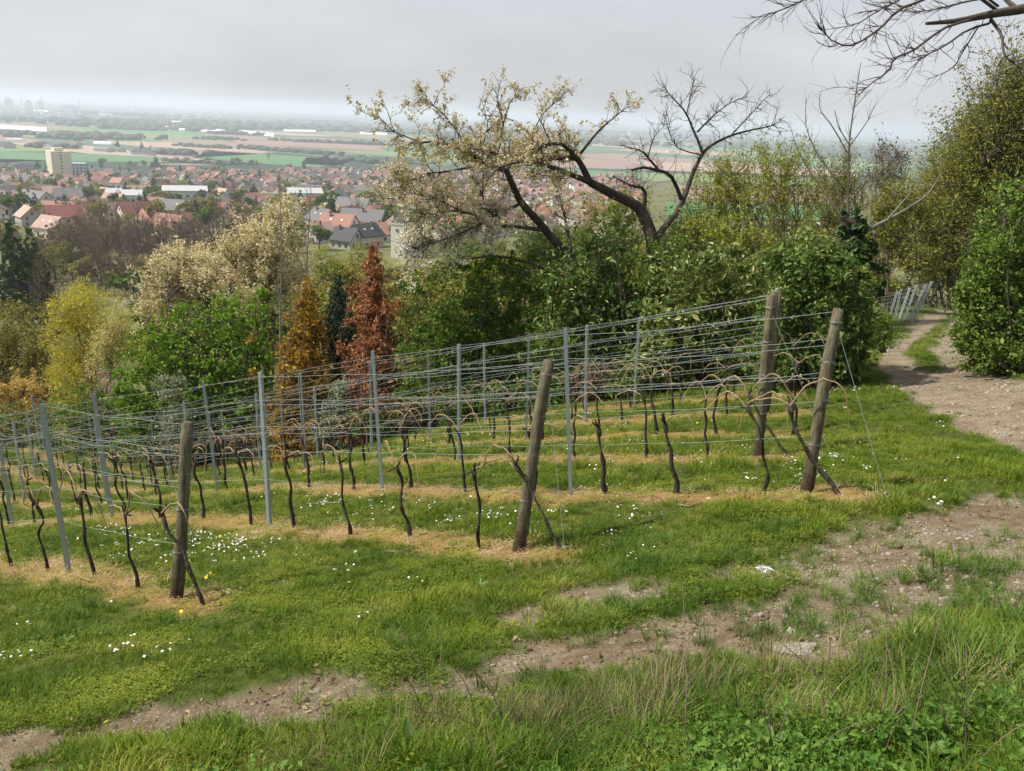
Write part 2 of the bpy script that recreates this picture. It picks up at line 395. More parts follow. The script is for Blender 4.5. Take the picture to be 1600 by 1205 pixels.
def ground_z(x, y):
    z = base_z(x, y); x = np.asarray(x, float); y = np.asarray(y, float)
    r = np.hypot(x, y); w = 1 - sstep(30, 60, r)
    if np.any(w > 0):
        e, p, s = masks(x, y)
        z = z + w * ((fbm(x, y, .9, 21, 3) - .5) * .16 + (fbm(x, y, 4.5, 22, 3) - .5) * .045 - .045 * e - .05 * p + .02 * s)
    return z
def gz(x, y): return float(ground_z(np.array([x], float), np.array([y], float))[0])
def g3(x, y): return np.array([x, y, gz(x, y)])

def build_ground():
    az = np.concatenate([np.radians(np.linspace(-47, 47, 330)), np.radians(np.linspace(52, 308, 50))])
    rr = np.concatenate([np.geomspace(1.2, 30, 170), np.geomspace(30.8, 90000, 120)])
    A, Rr = np.meshgrid(az, rr); X = np.sin(A) * Rr; Y = np.cos(A) * Rr
    Z = ground_z(X, Y)
    e, p, s = masks(X, Y)
    r = np.hypot(X, Y); nearw = 1 - sstep(40, 80, r)
    nA, nR = len(az), len(rr)
    idx = np.arange(nA * nR).reshape(nR, nA); nxt = np.roll(idx, -1, axis=1)
    q = np.stack([idx[:-1], nxt[:-1], nxt[1:], idx[1:]], -1).reshape(-1, 4)[:, ::-1]
    v = np.stack([X, Y, Z], -1).reshape(-1, 3)
    c = len(v); v = np.vstack([v, [[0, 0, gz(0, 0)]]])
    t = np.stack([idx[0], nxt[0], np.full(nA, c)], -1)
    at = {'earth': np.append((e * nearw).ravel(), 0), 'path': np.append((p * nearw).ravel(), 0), 'straw': np.append((s * nearw).ravel(), 0), 'near': np.append(nearw.ravel(), 1)}
    m, N, L = new_mat('ground')
    out = N.new('ShaderNodeOutputMaterial'); pb = N.new('ShaderNodeBsdfPrincipled'); L.new(pb.outputs[0], out.inputs[0])
    pb.inputs['Roughness'].default_value = .95; pb.inputs['Specular IOR Level'].default_value = .1
    geo = N.new('ShaderNodeNewGeometry')
    def nz(scale, detail=6, rough=.65):
        n = N.new('ShaderNodeTexNoise'); n.inputs['Scale'].default_value = scale; n.inputs['Detail'].default_value = detail; n.inputs['Roughness'].default_value = rough
        L.new(geo.outputs['Position'], n.inputs['Vector']); return n.outputs['Fac']
    def at_(n): a = N.new('ShaderNodeAttribute'); a.attribute_name = n; return a.outputs['Fac']
    def mixc(f, a, b):
        x = N.new('ShaderNodeMix'); x.data_type = 'RGBA'; L.new(f, x.inputs['Factor']); L.new(a, x.inputs['A']); L.new(b, x.inputs['B']); return x.outputs['Result']
    def rmp(f, cols, pos=None): r = ramp(N, cols, pos); L.new(f, r.inputs[0]); return r.outputs[0]
    grass = rmp(nz(7), [(.035, .045, .010), (.075, .10, .015), (.125, .12, .035)], [.3, .55, .75])
    soil = rmp(nz(9, 9), [(.08, .056, .031), (.155, .112, .066), (.245, .19, .12)], [.28, .5, .74])
    gravel = rmp(nz(55, 3), [(.15, .115, .075), (.30, .25, .18), (.50, .455, .37)], [.35, .52, .7])
    soil = mixc(rmp(nz(2.2), [(0.1,) * 3, (.75,) * 3], [.42, .62]), soil, gravel)
    straw = rmp(nz(14, 8), [(.10, .058, .027), (.25, .155, .065), (.28, .215, .055), (.37, .265, .13)], [.28, .45, .58, .75])
    c1 = mixc(at_('straw'), grass, straw); c1 = mixc(at_('earth'), c1, soil); c1 = mixc(at_('path'), c1, mixc(rmp(nz(3), [(0.05,) * 3, (.55,) * 3], [.35, .65]), soil, gravel))
    farc = rmp(nz(.05, 8), [(.07, .065, .032), (.11, .10, .045), (.13, .14, .05), (.19, .15, .075)], [.3, .45, .58, .72])
    plain = rmp(nz(.0011, 7), [(.02, .04, .035), (.03, .055, .038), (.05, .085, .045), (.09, .085, .065)], [.36, .46, .56, .68])
    sepz = N.new('ShaderNodeSeparateXYZ'); L.new(geo.outputs['Position'], sepz.inputs[0])
    mr = N.new('ShaderNodeMapRange'); mr.inputs['From Min'].default_value = 3; mr.inputs['From Max'].default_value = 12; L.new(sepz.outputs['Z'], mr.inputs[0])
    farc = mixc(mr.outputs[0], plain, farc)
    L.new(mixc(at_('near'), farc, c1), pb.inputs['Base Color'])
    bp = N.new('ShaderNodeBump'); bp.inputs['Strength'].default_value = .9; bp.inputs['Distance'].default_value = .05
    L.new(nz(38, 8), bp.inputs['Height']); L.new(bp.outputs[0], pb.inputs['Normal'])
    o = link('ground', mesh_np('ground', v, [q, t], m, True, at)); o['kind'] = 'structure'
build_ground()

# ------------------------------------------------------------------ vineyard: posts, wires, vines
ORD = ['front', 'second', 'third', 'fourth', 'fifth', 'sixth', 'seventh']
NTH = ['first', 'second', 'third', 'fourth', 'fifth', 'sixth', 'seventh', 'eighth', 'ninth', 'tenth', 'eleventh', 'twelfth', 'thirteenth', 'fourteenth', 'fifteenth',
       'sixteenth', 'seventeenth', 'eighteenth', 'nineteenth', 'twentieth', 'twenty-first', 'twenty-second', 'twenty-third', 'twenty-fourth', 'twenty-fifth', 'twenty-sixth', 'twenty-seventh', 'twenty-eighth', 'twenty-ninth', 'thirtieth']
rg = np.random.default_rng(5)
WIRE_H = [.62, 1.0, 1.24, 1.30, 1.58, 1.64, 1.92]

def wooden_post(k, foot, top, r0, r1, label):
    n = 9; t = np.linspace(0, 1, n); foot = np.array(foot); top = np.array(top)
    ax = top - foot
    pts = [foot + ax * a + np.array([math.sin(a * 5 + k) * .008, math.cos(a * 4 + k) * .008, 0]) for a in np.concatenate([[-.18], t])]
    rad = [r0 * 1.02] + [r0 + (r1 - r0) * a + .004 * math.sin(9 * a + k) for a in t]
    root = thing('wooden_post', label, 'post', foot, group='wooden end posts of the vine rows')
    v, q, a = tubes([(np.array(pts), np.array(rad))], 14)
    rngl = np.random.default_rng(k)
    v = v + rngl.normal(size=v.shape) * .0015
    N_ = len(v) - 14
    c = len(v); v = np.vstack([v, [top + unit(ax) * .012]])
    tri = [(N_ + i, N_ + (i + 1) % 14, c) for i in range(14)]
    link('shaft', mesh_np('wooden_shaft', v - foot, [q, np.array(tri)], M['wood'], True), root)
    u = unit(ax)
    for h in (.28, .52, .72, .93):               # wire wrapped round the post
        cpt = foot + ax * h; e1 = unit(np.cross(u, [0, 1, .1])); e2 = np.cross(u, e1); rr = r0 + (r1 - r0) * h + .004
        th = np.linspace(0, 4 * np.pi, 26)
        p = cpt + rr * (np.cos(th)[:, None] * e1 + np.sin(th)[:, None] * e2) + u * np.linspace(-.008, .012, 26)[:, None]
        link('wire_wrap', tube_mesh('wire_wrap', [(p, np.full(26, .0028))], M['wire'], 4, foot), root)
    return root

POST_TOP = {0: (295, 660, 8.45), 1: (858, 563, 8.45), 2: (1310, 483, 8.55), 3: (1204, 462, 10.95), 4: (1210, 456, 12.9), 5: (1217, 455, 14.8)}
POST_LAB = {0: 'dark leaning wooden end post of the front vine row, nearest the left edge',
            1: 'weathered wooden end post leaning right in the middle of the vineyard, nearest of all',
            2: 'greenish wooden end post farthest right, leaning towards the gravel path',
            3: 'pale wooden end post of the fourth row, in front of two others',
            4: 'tall wooden end post just behind the pale fourth row post', 5: 'rearmost wooden end post behind the pair by the evergreen bush'}
for k in range(6):
    xy = on_row(k, ROW_END[k]); foot = g3(*xy) - np.array([0, 0, .02]); top = P(*POST_TOP[k])
    wooden_post(k, foot, top, .061, .054, POST_LAB[k])
    if k in (1, 2, 3):      # anchor wire running from the post head back to the ground
        a = foot + (top - foot) * .93; b = g3(*(on_row(k, ROW_END[k] - [0, .55, .75, .9][k])))
        root = thing('anchor_wire', ['', 'thin anchor wire slanting to the ground right of the middle wooden post', 'thin anchor wire slanting to the grass right of the rightmost wooden post', 'thin anchor wire behind the rightmost wooden post'][k], 'wire', b, group='anchor wires')
        link('strand', tube_mesh('strand', [(smooth_line([a, b], 6), np.full(6, .003))], M['wire'], 3, b), root)
        th = np.linspace(0, 2 * np.pi, 14)
        link('anchor_loop', tube_mesh('anchor_loop', [(np.stack([np.cos(th) * .03, np.zeros(14), .03 + np.sin(th) * .03], 1), np.full(14, .005))], M['wire'], 4), root)

# steel posts: C-profile with holes/hooks, one mesh data shared
def steel_profile():
    m = MB(); w, d, t, H = .026, .020, .004, 2.0
    prof = [(-w, -d), (w, -d), (w, d), (w - .012, d), (w - .012, d - t), (w - t, d - t), (w - t, -d + t), (-w + t, -d + t), (-w + t, d - t), (-w + .012, d - t), (-w + .012, d), (-w, d)]
    n = len(prof)
    for i in range(n):
        a, b = prof[i], prof[(i + 1) % n]
        m.poly([(a[0], a[1], -.25), (b[0], b[1], -.25), (b[0], b[1], H), (a[0], a[1], H)])
    for q in ([0, 1, 6, 7], [1, 2, 5, 6], [2, 3, 4, 5], [0, 7, 8, 11], [8, 9, 10, 11]): m.poly([(prof[i][0], prof[i][1], H) for i in q])
    return m.mesh('steel_profile', M['steel'])
def hook_mesh():
    m = MB(); m.box(-.036, -.026, -.008, .036, -.0205, .010); return m.mesh('hooks', M['wire'])
STEEL = steel_profile(); HOOK = hook_mesh()
ROW_POSTS = []
ROW_RZ = math.atan2(ROW_DIR[1], ROW_DIR[0])
for k in range(7):
    if k == 0: ts = [row_t_at_px(0, 108)]
    elif k == 1: ts = [row_t_at_px(1, 421), row_t_at_px(1, 176)]
    elif k == 2: ts = [row_t_at_px(2, 892), row_t_at_px(2, 597), row_t_at_px(2, 340)]
    else: ts = [row_t_at_px(k, [718, 822, 915, 990][k - 3])]
    while True:
        p = on_row(k, ts[-1] + 4.1); q = np.array([p[0], p[1], base_z(p[0], p[1])]); x, y, z = project(q)
        if x < -90 or len(ts) > 9: break
        ts.append(ts[-1] + 4.1 + rg.uniform(-.15, .15))
    while ts[0] - 4.1 > ROW_END[k] + 1.2: ts.insert(0, ts[0] - 4.1)
    ROW_POSTS.append(ts)
    for j, t in enumerate(ts):
        xy = on_row(k, t); b = g3(*xy)
        lab = f'grey steel trellis post, {NTH[j]} along the {ORD[k]} vine row from its end post'
        r = thing('trellis_post', lab, 'post', b, group='grey steel trellis posts')
        lean = Vector((-.07 + rg.normal() * .02, .10 + rg.normal() * .02, 1.0)) if k < 3 else Vector((-.03 + rg.normal() * .02, .03 + rg.normal() * .02, 1.0))
        r.rotation_euler = (Matrix.Rotation(0, 4, 'Z') @ lean.to_track_quat('Z', 'Y').to_matrix().to_4x4() @ Matrix.Rotation(ROW_RZ + math.pi / 2, 4, 'Z')).to_euler()
        r.scale = (1.05, 1.05, .985 + rg.uniform(-.02, .02))
        link('profile', STEEL, r)
        for h in (1.0, 1.27, 1.61, 1.92): link('hook', HOOK, r, (0, 0, h))

# wires: each wire of a row is its own child
bpy.context.view_layer.update()
def post_axis(k):
    ax = []
    if k in POST_TOP:
        foot = g3(*on_row(k, ROW_END[k])); top = P(*POST_TOP[k]); ax.append((foot, (top - foot) / 1.95))
    else:
        xy = on_row(k, ROW_END[k]); ax.append((g3(*xy), np.array([0, 0, 1.0])))
    for t in ROW_POSTS[k]:
        up = np.array([-.07, .10, 1.0]) if k < 3 else np.array([-.03, .03, 1.0])
        ax.append((g3(*on_row(k, t)), unit(up)))
    t = ROW_POSTS[k][-1] + 6; ax.append((g3(*on_row(k, t)), np.array([0, 0, 1.0])))
    return ax
for k in range(7):
    ax = post_axis(k); o = ax[0][0]
    root = thing('trellis_wires', f'thin trellis wires strung along the {ORD[k]} vine row', 'wires', o, group='trellis wires of the vine rows')
    tend = []
    for h in (WIRE_H if k < 3 else [.62, 1.0, 1.27, 1.61, 1.92]):
        pts = []
        for (a, ua), (b, ub) in zip(ax[:-1], ax[1:]):
            A = a + ua * h; B = b + ub * h
            for s in np.linspace(0, 1, 7)[:-1]:
                w = rg.normal(size=3) * .006
                pts.append(A + (B - A) * s + np.array([0, 0, -.05 * s * (1 - s) * 4 * rg.uniform(.2, .8)]) + w)
                if h > 1.1 and rg.random() < .75:
                    for _ in range(2):
                        c = A + (B - A) * rg.uniform(0, 1); dd = unit(rg.normal(size=3)) * rg.uniform(.03, .11)
                        c = c + np.array([0, 0, -.02])
                        tend.append((smooth_line([c, c + dd * .5 + rg.normal(size=3) * .02, c + dd + np.array([0, 0, -.02])], 4), np.array([.003, .0025, .002, .0015])))
        pts.append(ax[-1][0] + ax[-1][1] * h)
        pts = np.array(pts)
        link('wire', tube_mesh('wire', [(pts, np.full(len(pts), 0.0022 if k < 3 else .0024))], M['wire'], 4, o), root)
    tag(link('dry_tendrils', tube_mesh('dry_tendrils', tend, M['cane'], 3, o), root), kind='stuff')

# vines: trunk + arching canes
def make_vine(k, j, t, lean, label, hgt, rr):
    rng = np.random.default_rng(100 * k + j)
    base = g3(*on_row(k, t)); D = np.array([ROW_DIR[0], ROW_DIR[1], -.28]); D = unit(D); Nn = np.array([ROW_N[0], ROW_N[1], 0])
    root = thing('grapevine', label, 'grapevine', base, group=f'grapevines of the {ORD[k]} row')
    n = 13; s = np.linspace(0, 1, n)
    kink = rng.normal(size=(4, 3)) * np.array([.016, .016, 0]); kk = smooth_line(np.vstack([[0, 0, 0], kink, [0, 0, 0]]), n)
    bulge = rng.uniform(-.11, .11) if rng.random() < .2 else rng.uniform(-.025, .025)
    pts = np.stack([np.zeros(n), np.zeros(n), s * hgt], 1) + D[None] * (lean * s)[:, None] * np.array([1, 1, 1]) + kk + Nn * (np.sin(s * 6 + j) * .007)[:, None] + D * (np.sin(s * np.pi) * bulge)[:, None]
    pts[0, 2] = -.05
    rad = rr * (1.25 - .55 * s + .25 * np.exp(-((s - .02) / .07) ** 2) + .85 * np.exp(-((s - .96) / .06) ** 2)) * (1 + .16 * rng.normal(size=n))
    sp = [(pts, rad)]
    head = pts[-1]
    for _ in range(3):      # stubby spurs on the head
        d = unit(rng.normal(size=3) + np.array([0, 0, .8]))
        sp.append((smooth_line([head, head + d * .06, head + d * .10], n), np.linspace(rr * .7, rr * .35, n)))
    v, q, a = tubes(sp, 6); v = v + rng.normal(size=v.shape) * .003
    c = []
    tri = []
    for si in range(4):
        b = si * n * 6 + (n - 1) * 6
        tri += [(b, b + i, b + i + 1) for i in range(1, 5)]
    link('trunk', mesh_np('vine_trunk', v, [q, np.array(tri)], M['vine'], True), root)
    dirs = [1, -1] if rng.random() < .62 else [rng.choice([1, -1])]
    for sg in dirs:
        Ln = rng.uniform(.34, .68); hh = rng.uniform(.06, .28)
        e = head + D * sg * Ln; e[2] = rng.uniform(.58, .86) + (-.28 * (lean + sg * Ln))*1.0 + rng.uniform(-.03, .03)
        p = smooth_line([head, head + D * sg * Ln * .25 + np.array([0, 0, hh * .8]), head + D * sg * Ln * .55 + np.array([0, 0, hh]) + Nn * rng.normal() * .03,
                         head + D * sg * Ln * .85 + np.array([0, 0, hh * rng.uniform(-.1, .6)]), e + Nn * rng.normal() * .05], 14) + rng.normal(size=(14, 3)) * .006
        r = np.linspace(.0085, .004, 14) * (1 + .3 * (np.arange(14) % 3 == 0))
        cane = [(p, r)]
        for _ in range(rng.integers(0, 3)):
            i = rng.integers(3, 12); d = unit(rng.normal(size=3) + np.array([0, 0, .4])) * rng.uniform(.03, .09)
            cane.append((np.linspace(p[i], p[i] + d, 14), np.linspace(.004, .002, 14)))
        link('cane', tube_mesh('cane', cane, M['cane'], 5), root)
    return root
VINE_PX = {0: [318, 215, 148, 75, 20], 1: [880, 748, 640, 548, 460, 393], 2: [1312, 1190, 1055, 947, 812, 785, 697], 3: [1230, 1105, 1010]}
for k in range(7):
    if k in VINE_PX: ts = [row_t_at_px(k, p) for p in VINE_PX[k]]
    else: ts = [ROW_END[k] - .45, ROW_END[k] + .7]
    if k == 2: ts = [row_t_at_px(2, p) for p in (1312, 1190, 1055, 947)]
    while True:
        t = ts[-1] + 1.12 + rg.uniform(-.1, .1)
        p = on_row(k, t); x, y, z = project(np.array([p[0], p[1], base_z(p[0], p[1])]))
        if x < -40 or len(ts) > 29: break
        ts.append(t)
    for j, t in enumerate(ts):
        first = j == 0 and k < 4
        lean = (.62 if first else rg.uniform(.10, .30) if k < 3 else rg.uniform(.0, .22))
        make_vine(k, j, t, lean, f'bare gnarled grapevine, {NTH[j]} from the right in the {ORD[k]} row' + (', bowed behind its post' if first else ''),
                  .86 + rg.uniform(-.06, .08), .0175 + rg.uniform(-.003, .004))

# ------------------------------------------------------------------ scattered ground cover (stuff)
M['grass'] = leaf_mat('grass_blade', [(.050, .100, .006), (.105, .178, .011), (.175, .232, .018), (.29, .285, .06)], [0, .4, .78, 1], transl=.35, rough=.55, spec=.16, inst=True)
M['lush'] = leaf_mat('lush_grass_blade', [(.038, .088, .008), (.078, .15, .014), (.14, .225, .028), (.26, .28, .08)], [0, .4, .85, 1], transl=.35, rough=.5, spec=.2, inst=True)
M['cover'] = leaf_mat('ground_cover_leaf', [(.07, .115, .009), (.135, .185, .015), (.21, .23, .026)], transl=.3, inst=True)
M['moss'] = leaf_mat('yellow_moss_leaf', [(.20, .17, .035), (.32, .26, .05), (.24, .25, .05)], transl=.25, inst=True)
M['strawm'] = leaf_mat('dead_grass', [(.23, .15, .075), (.38, .27, .145), (.48, .38, .24)], transl=.2, rough=.7, inst=True)
M['petal'] = leaf_mat('daisy_petal', [(.78, .77, .74), (.86, .85, .84)], transl=.2, inst=True)
M['yellow'] = leaf_mat('dandelion_petal', [(.75, .50, .02), (.8, .6, .04)], transl=.2, inst=True)
M['dry'] = noise_mat('dry_stalk', [(.10, .075, .05), (.22, .17, .11)], 12)
M['nettle'] = leaf_mat('nettle_leaf', [(.04, .10, .014), (.085, .18, .025), (.15, .25, .04)], transl=.3, rough=.5, inst=True)

def blade_tuft(name, rng, n, hmin, hmax, w, spread, bend, mat, flat=0.0):
    K = 4; V = []; Q = []; A = []
    for i in range(n):
        a = rng.uniform(0, 2 * np.pi); h = rng.uniform(hmin, hmax); r = spread * math.sqrt(rng.random())
        base = np.array([math.cos(a) * r, math.sin(a) * r, -.01]); a2 = a + rng.normal() * .9
        out = np.array([math.cos(a2), math.sin(a2), 0]); side = np.array([-out[1], out[0], 0]); b = bend * rng.uniform(.3, 1.3)
        s = np.linspace(0, 1, K)
        th = b * s * 1.3 + flat
        st = np.stack([np.sin(th), np.cos(th)], 1) * h / (K - 1)
        cum = np.concatenate([[[0, 0]], np.cumsum(st[1:], 0)])
        p = base + out * cum[:, :1] + np.array([0, 0, 1]) * cum[:, 1:]
        ww = (w * rng.uniform(.7, 1.3)) * np.array([.8, 1, .75, .06])
        o = len(V) * 0
        v = np.stack([p - side * ww[:, None] * .5, p + side * ww[:, None] * .5], 1).reshape(-1, 3)
        off = sum(len(x) for x in V); V.append(v); A.append(np.repeat(np.clip(.25 + .5 * rng.random() + .25 * s, 0, 1), 2))
        Q += [(off + 2 * j, off + 2 * j + 1, off + 2 * j + 3, off + 2 * j + 2) for j in range(K - 1)]
    return mesh_np(name, np.concatenate(V), np.array(Q), mat, True, {'v': np.concatenate(A)})

def leaf_tuft(name, rng, n, R, h, size, mat, aspect=.7, up=.75):
    pos = rng.normal(size=(n, 3)) * np.array([R * .5, R * .5, 0]); pos[:, 2] = rng.uniform(.01, h, n) * (1 - np.clip(np.hypot(pos[:, 0], pos[:, 1]) / (R * 1.6), 0, .8))
    v, q, a = ovate_np(rng, pos, size, np.tile([0, 0, 1.0], (n, 1)), up, aspect)
    return mesh_np(name, v, q, mat, True, {'v': a})

def flower(name, rng, mat, r, n, h):
    V = []; T = []
    for i in range(n):
        c = np.array([rng.normal() * .06, rng.normal() * .06, h * rng.uniform(.7, 1.2)]) if n > 1 else np.array([0, 0, h])
        tl = rng.normal(size=3) * .35; nn = unit(np.array([tl[0], tl[1], 1])); e1 = unit(np.cross(nn, [1, .2, 0])); e2 = np.cross(nn, e1)
        o = len(V); V.append(c + nn * .003)
        for j in range(8):
            a = j * math.pi / 4; rr = r * (1 if j % 2 else .8); V.append(c + (e1 * math.cos(a) + e2 * math.sin(a)) * rr)
        T += [(o, o + 1 + j, o + 1 + (j + 1) % 8) for j in range(8)]
    return mesh_np(name, np.array(V), np.array(T), mat, False, {'v': rng.uniform(0, 1, len(V))})

def pebble(name, rng, mat):
    ph = (1 + 5 ** .5) / 2
    v = unit(np.array([(-1, ph, 0), (1, ph, 0), (-1, -ph, 0), (1, -ph, 0), (0, -1, ph), (0, 1, ph), (0, -1, -ph), (0, 1, -ph), (ph, 0, -1), (ph, 0, 1), (-ph, 0, -1), (-ph, 0, 1)], float))
    f = [(0,11,5),(0,5,1),(0,1,7),(0,7,10),(0,10,11),(1,5,9),(5,11,4),(11,10,2),(10,7,6),(7,1,8),(3,9,4),(3,4,2),(3,2,6),(3,6,8),(3,8,9),(4,9,5),(2,4,11),(6,2,10),(8,6,7),(9,8,1)]
    v = v * rng.uniform(.7, 1.25, (12, 1)) * np.array([1, rng.uniform(.6, .9), rng.uniform(.4, .65)])
    return mesh_np(name, v, np.array(f), mat, True)

def scatter(name, pts, scale, rng, meshes, label, cat, tilt=.12, rots=None):
    coll = bpy.data.collections.new(name + '_source')
    for i, me in enumerate(meshes):
        o = bpy.data.objects.new(f'{name}_piece_{i:02d}', me); coll.objects.link(o)
    n = len(pts)
    me = bpy.data.meshes.new(name); me.vertices.add(n); me.vertices.foreach_set('co', np.asarray(pts, np.float32).ravel())
    rot = np.stack([rng.normal(size=n) * tilt, rng.normal(size=n) * tilt, rng.uniform(0, 2 * np.pi, n)], 1) if rots is None else rots
    a = me.attributes.new('rot', 'FLOAT_VECTOR', 'POINT'); a.data.foreach_set('vector', rot.astype(np.float32).ravel())
    a = me.attributes.new('scl', 'FLOAT', 'POINT'); a.data.foreach_set('value', np.broadcast_to(scale, (n,)).astype(np.float32))
    a = me.attributes.new('pick', 'INT', 'POINT'); a.data.foreach_set('value', rng.integers(0, len(meshes), n).astype(np.int32))
    me.update()
    o = link(name, me); tag(o, label, cat, None, 'stuff')
    ng = bpy.data.node_groups.new(name + '_scatter', 'GeometryNodeTree')
    ng.interface.new_socket('Geometry', in_out='INPUT', socket_type='NodeSocketGeometry'); ng.interface.new_socket('Geometry', in_out='OUTPUT', socket_type='NodeSocketGeometry')
    N, L = ng.nodes, ng.links
    gi = N.new('NodeGroupInput'); go = N.new('NodeGroupOutput'); ip = N.new('GeometryNodeInstanceOnPoints'); ci = N.new('GeometryNodeCollectionInfo')
    ci.inputs['Collection'].default_value = coll; ci.inputs['Separate Children'].default_value = True; ci.inputs['Reset Children'].default_value = True
    def na(nm, ty): x = N.new('GeometryNodeInputNamedAttribute'); x.data_type = ty; x.inputs['Name'].default_value = nm; return x.outputs[0]
    L.new(gi.outputs[0], ip.inputs['Points']); L.new(ci.outputs[0], ip.inputs['Instance']); ip.inputs['Pick Instance'].default_value = True
    L.new(na('pick', 'INT'), ip.inputs['Instance Index']); L.new(na('rot', 'FLOAT_VECTOR'), ip.inputs['Rotation']); L.new(na('scl', 'FLOAT'), ip.inputs['Scale'])
    L.new(ip.outputs[0], go.inputs[0])
    md = o.modifiers.new('scatter', 'NODES'); md.node_group = ng
    return o

rs = np.random.default_rng(77)
GR = [blade_tuft('grass_tuft', rs, 22, .05, .14, .006, .06, .9, M['grass']) for _ in range(6)]
GL = [blade_tuft('long_grass_tuft', rs, 26, .16, .38, .008, .07, 1.3, M['lush']) for _ in range(6)]
CV = [leaf_tuft('cover_tuft', rs, 46, .09, .055, .0145, M['cover']) for _ in range(5)]
MO = [leaf_tuft('moss_tuft', rs, 40, .10, .022, .014, M['moss']) for _ in range(4)]
ST = [blade_tuft('straw_tuft', rs, 18, .03, .10, .004, .09, .4, M['strawm'], 1.15) for _ in range(5)]
DY = [flower('daisy_tuft', rs, M['petal'], .013, n, .07) for n in (1, 2, 3, 5)]
DN = [flower('dandelion_flower', rs, M['yellow'], .02, 1, .09)]
M['clod'] = noise_mat('soil_clod', [(.075, .05, .028), (.17, .12, .072)], 9, rnd=.35)
CD = [pebble('soil_clod', rs, M['clod']) for _ in range(5)]
M['litterm'] = leaf_mat('leaf_litter', [(.13, .08, .04), (.26, .17, .09), (.38, .29, .18)], transl=.15, rough=.8, inst=True)
LT = [leaf_tuft('litter_piece', rs, 3, .10, .014, .028, M['litterm'], .55, .85) for _ in range(4)]
PB = [pebble('pebble', rs, M['stone']) for _ in range(6)]
NE = [leaf_tuft('nettle_tuft', rs, 60, .14, .20, .030, M['nettle'], .6, .5) for _ in range(5)]

def sample_ground(n, rmin, rmax, power=1.0, azl=-44, azr=56):
    """random points on the ground round the view, denser near the eye (density ~ r^-power)"""
    n = int(n * 1.28); u = rs.random(n); e = 2 - power
    r = (rmin ** e + u * (rmax ** e - rmin ** e)) ** (1 / e) if abs(e) > 1e-3 else rmin * (rmax / rmin) ** u
    a = np.radians(rs.uniform(azl, azr, n)); return np.sin(a) * r, np.cos(a) * r, r
def bank_mask(x, y, z):
    px, py, d = project(np.stack([x, y, z], 1))
    line = np.interp(px, [-200, 300, 620, 760, 1000, 1230, 1400, 1600, 1900], [1330, 1280, 1190, 1115, 1070, 1065, 1020, 970, 950])
    return sstep(-20, 45, py - line) * (d < 9), px, py
def put(x, y): return np.stack([x, y, ground_z(x, y)], 1)

# short and medium grass
x, y, r = sample_ground(95000, 2.6, 34, 1.15)
e, p, s = masks(x, y); dn = fbm(x, y, .8, 40, 3); d2 = fbm(x, y, 2.6, 41, 3)
keep = rs.random(len(x)) < np.clip((1 - e * 1.02) * (1 - p * 1.02) * (1 - s * 1.0), 0.004, 1) * np.clip(.3 + 1.7 * (d2 - .28), .12, 1)
x, y, r, dn, d2, s, e = [q[keep] for q in (x, y, r, dn, d2, s, e)]
pt = put(x, y); bm, px, py = bank_mask(x, y, pt[:, 2])
sc = (.5 + .85 * np.clip((d2 - .35) * 2.2, 0, 1) * np.clip((dn - .25) * 2, .2, 1)) * rs.uniform(.75, 1.3, len(x)) * np.interp(r, [3, 10, 30], [.9, 1.0, 1.35])
scatter('grass', pt, sc, rs, GR, 'short green grass growing between the vine rows and on the headland', 'grass')
# leafy ground cover
x, y, r = sample_ground(42000, 2.6, 26, 1.2)
e, p, s = masks(x, y); d2 = fbm(x, y, 1.4, 55, 3)
keep = rs.random(len(x)) < (1 - e) * (1 - p) * (1 - s * .8) * sstep(.42, .6, d2)
pt = put(x[keep], y[keep]); scatter('ground_cover', pt, rs.uniform(.7, 1.3, len(pt)), rs, CV, 'low leafy weeds growing among the short grass', 'weeds')
# straw strips under the vines and yellow moss
x, y, r = sample_ground(60000, 6.5, 34, .9)
e, p, s = masks(x, y)
keep = rs.random(len(x)) < s * (.15 + .75 * sstep(.4, .62, fbm(x, y, 1.7, 63, 3)))
pt = put(x[keep], y[keep]); scatter('dead_grass', pt, rs.uniform(.6, 1.25, len(pt)), rs, ST, 'dead straw coloured grass in strips under the vines', 'dead grass', .25)
x, y, r = sample_ground(45000, 6.5, 30, .9)
e, p, s = masks(x, y); d2 = fbm(x, y, 2.2, 61, 3)
keep = rs.random(len(x)) < sstep(.12, .5, s) * sstep(.38, .58, d2) * .85
pt = put(x[keep], y[keep]); scatter('yellow_moss', pt, rs.uniform(.7, 1.3, len(pt)), rs, MO, 'yellowish moss and seedlings on the strips under the vines', 'moss')
# long grass bank in the foreground and tall clumps
x, y, r = sample_ground(26000, 2.4, 9, .6)
pt = put(x, y); bm, px, py = bank_mask(x, y, pt[:, 2]); e, p, s = masks(x, y); d2 = fbm(x, y, 1.5, 71, 3); d3 = fbm(x, y, .55, 73, 2)
keep = rs.random(len(x)) < bm * np.clip(.1 + 1.7 * (d2 - .25), .05, .8) * np.interp(px, [500, 900, 1300, 1600], [.3, .45, .7, .9]) * .6
sc = (.30 + .5 * np.clip((d3 - .3) * 2.2, 0, 1)) * rs.uniform(.7, 1.3, len(x)) * np.interp(px, [700, 1250, 1600], [.62, .85, 1.0])
scatter('long_grass', pt[keep], sc[keep], rs, GL, 'long arching lush grass on the bank in the foreground', 'grass')
M['drybl'] = leaf_mat('dry_long_grass', [(.14, .13, .05), (.25, .21, .10), (.36, .30, .17)], transl=.25, inst=True)
GD = [blade_tuft('dry_grass_tuft', rs, 22, .14, .34, .004, .09, .7, M['drybl']) for _ in range(4)]
dg = []
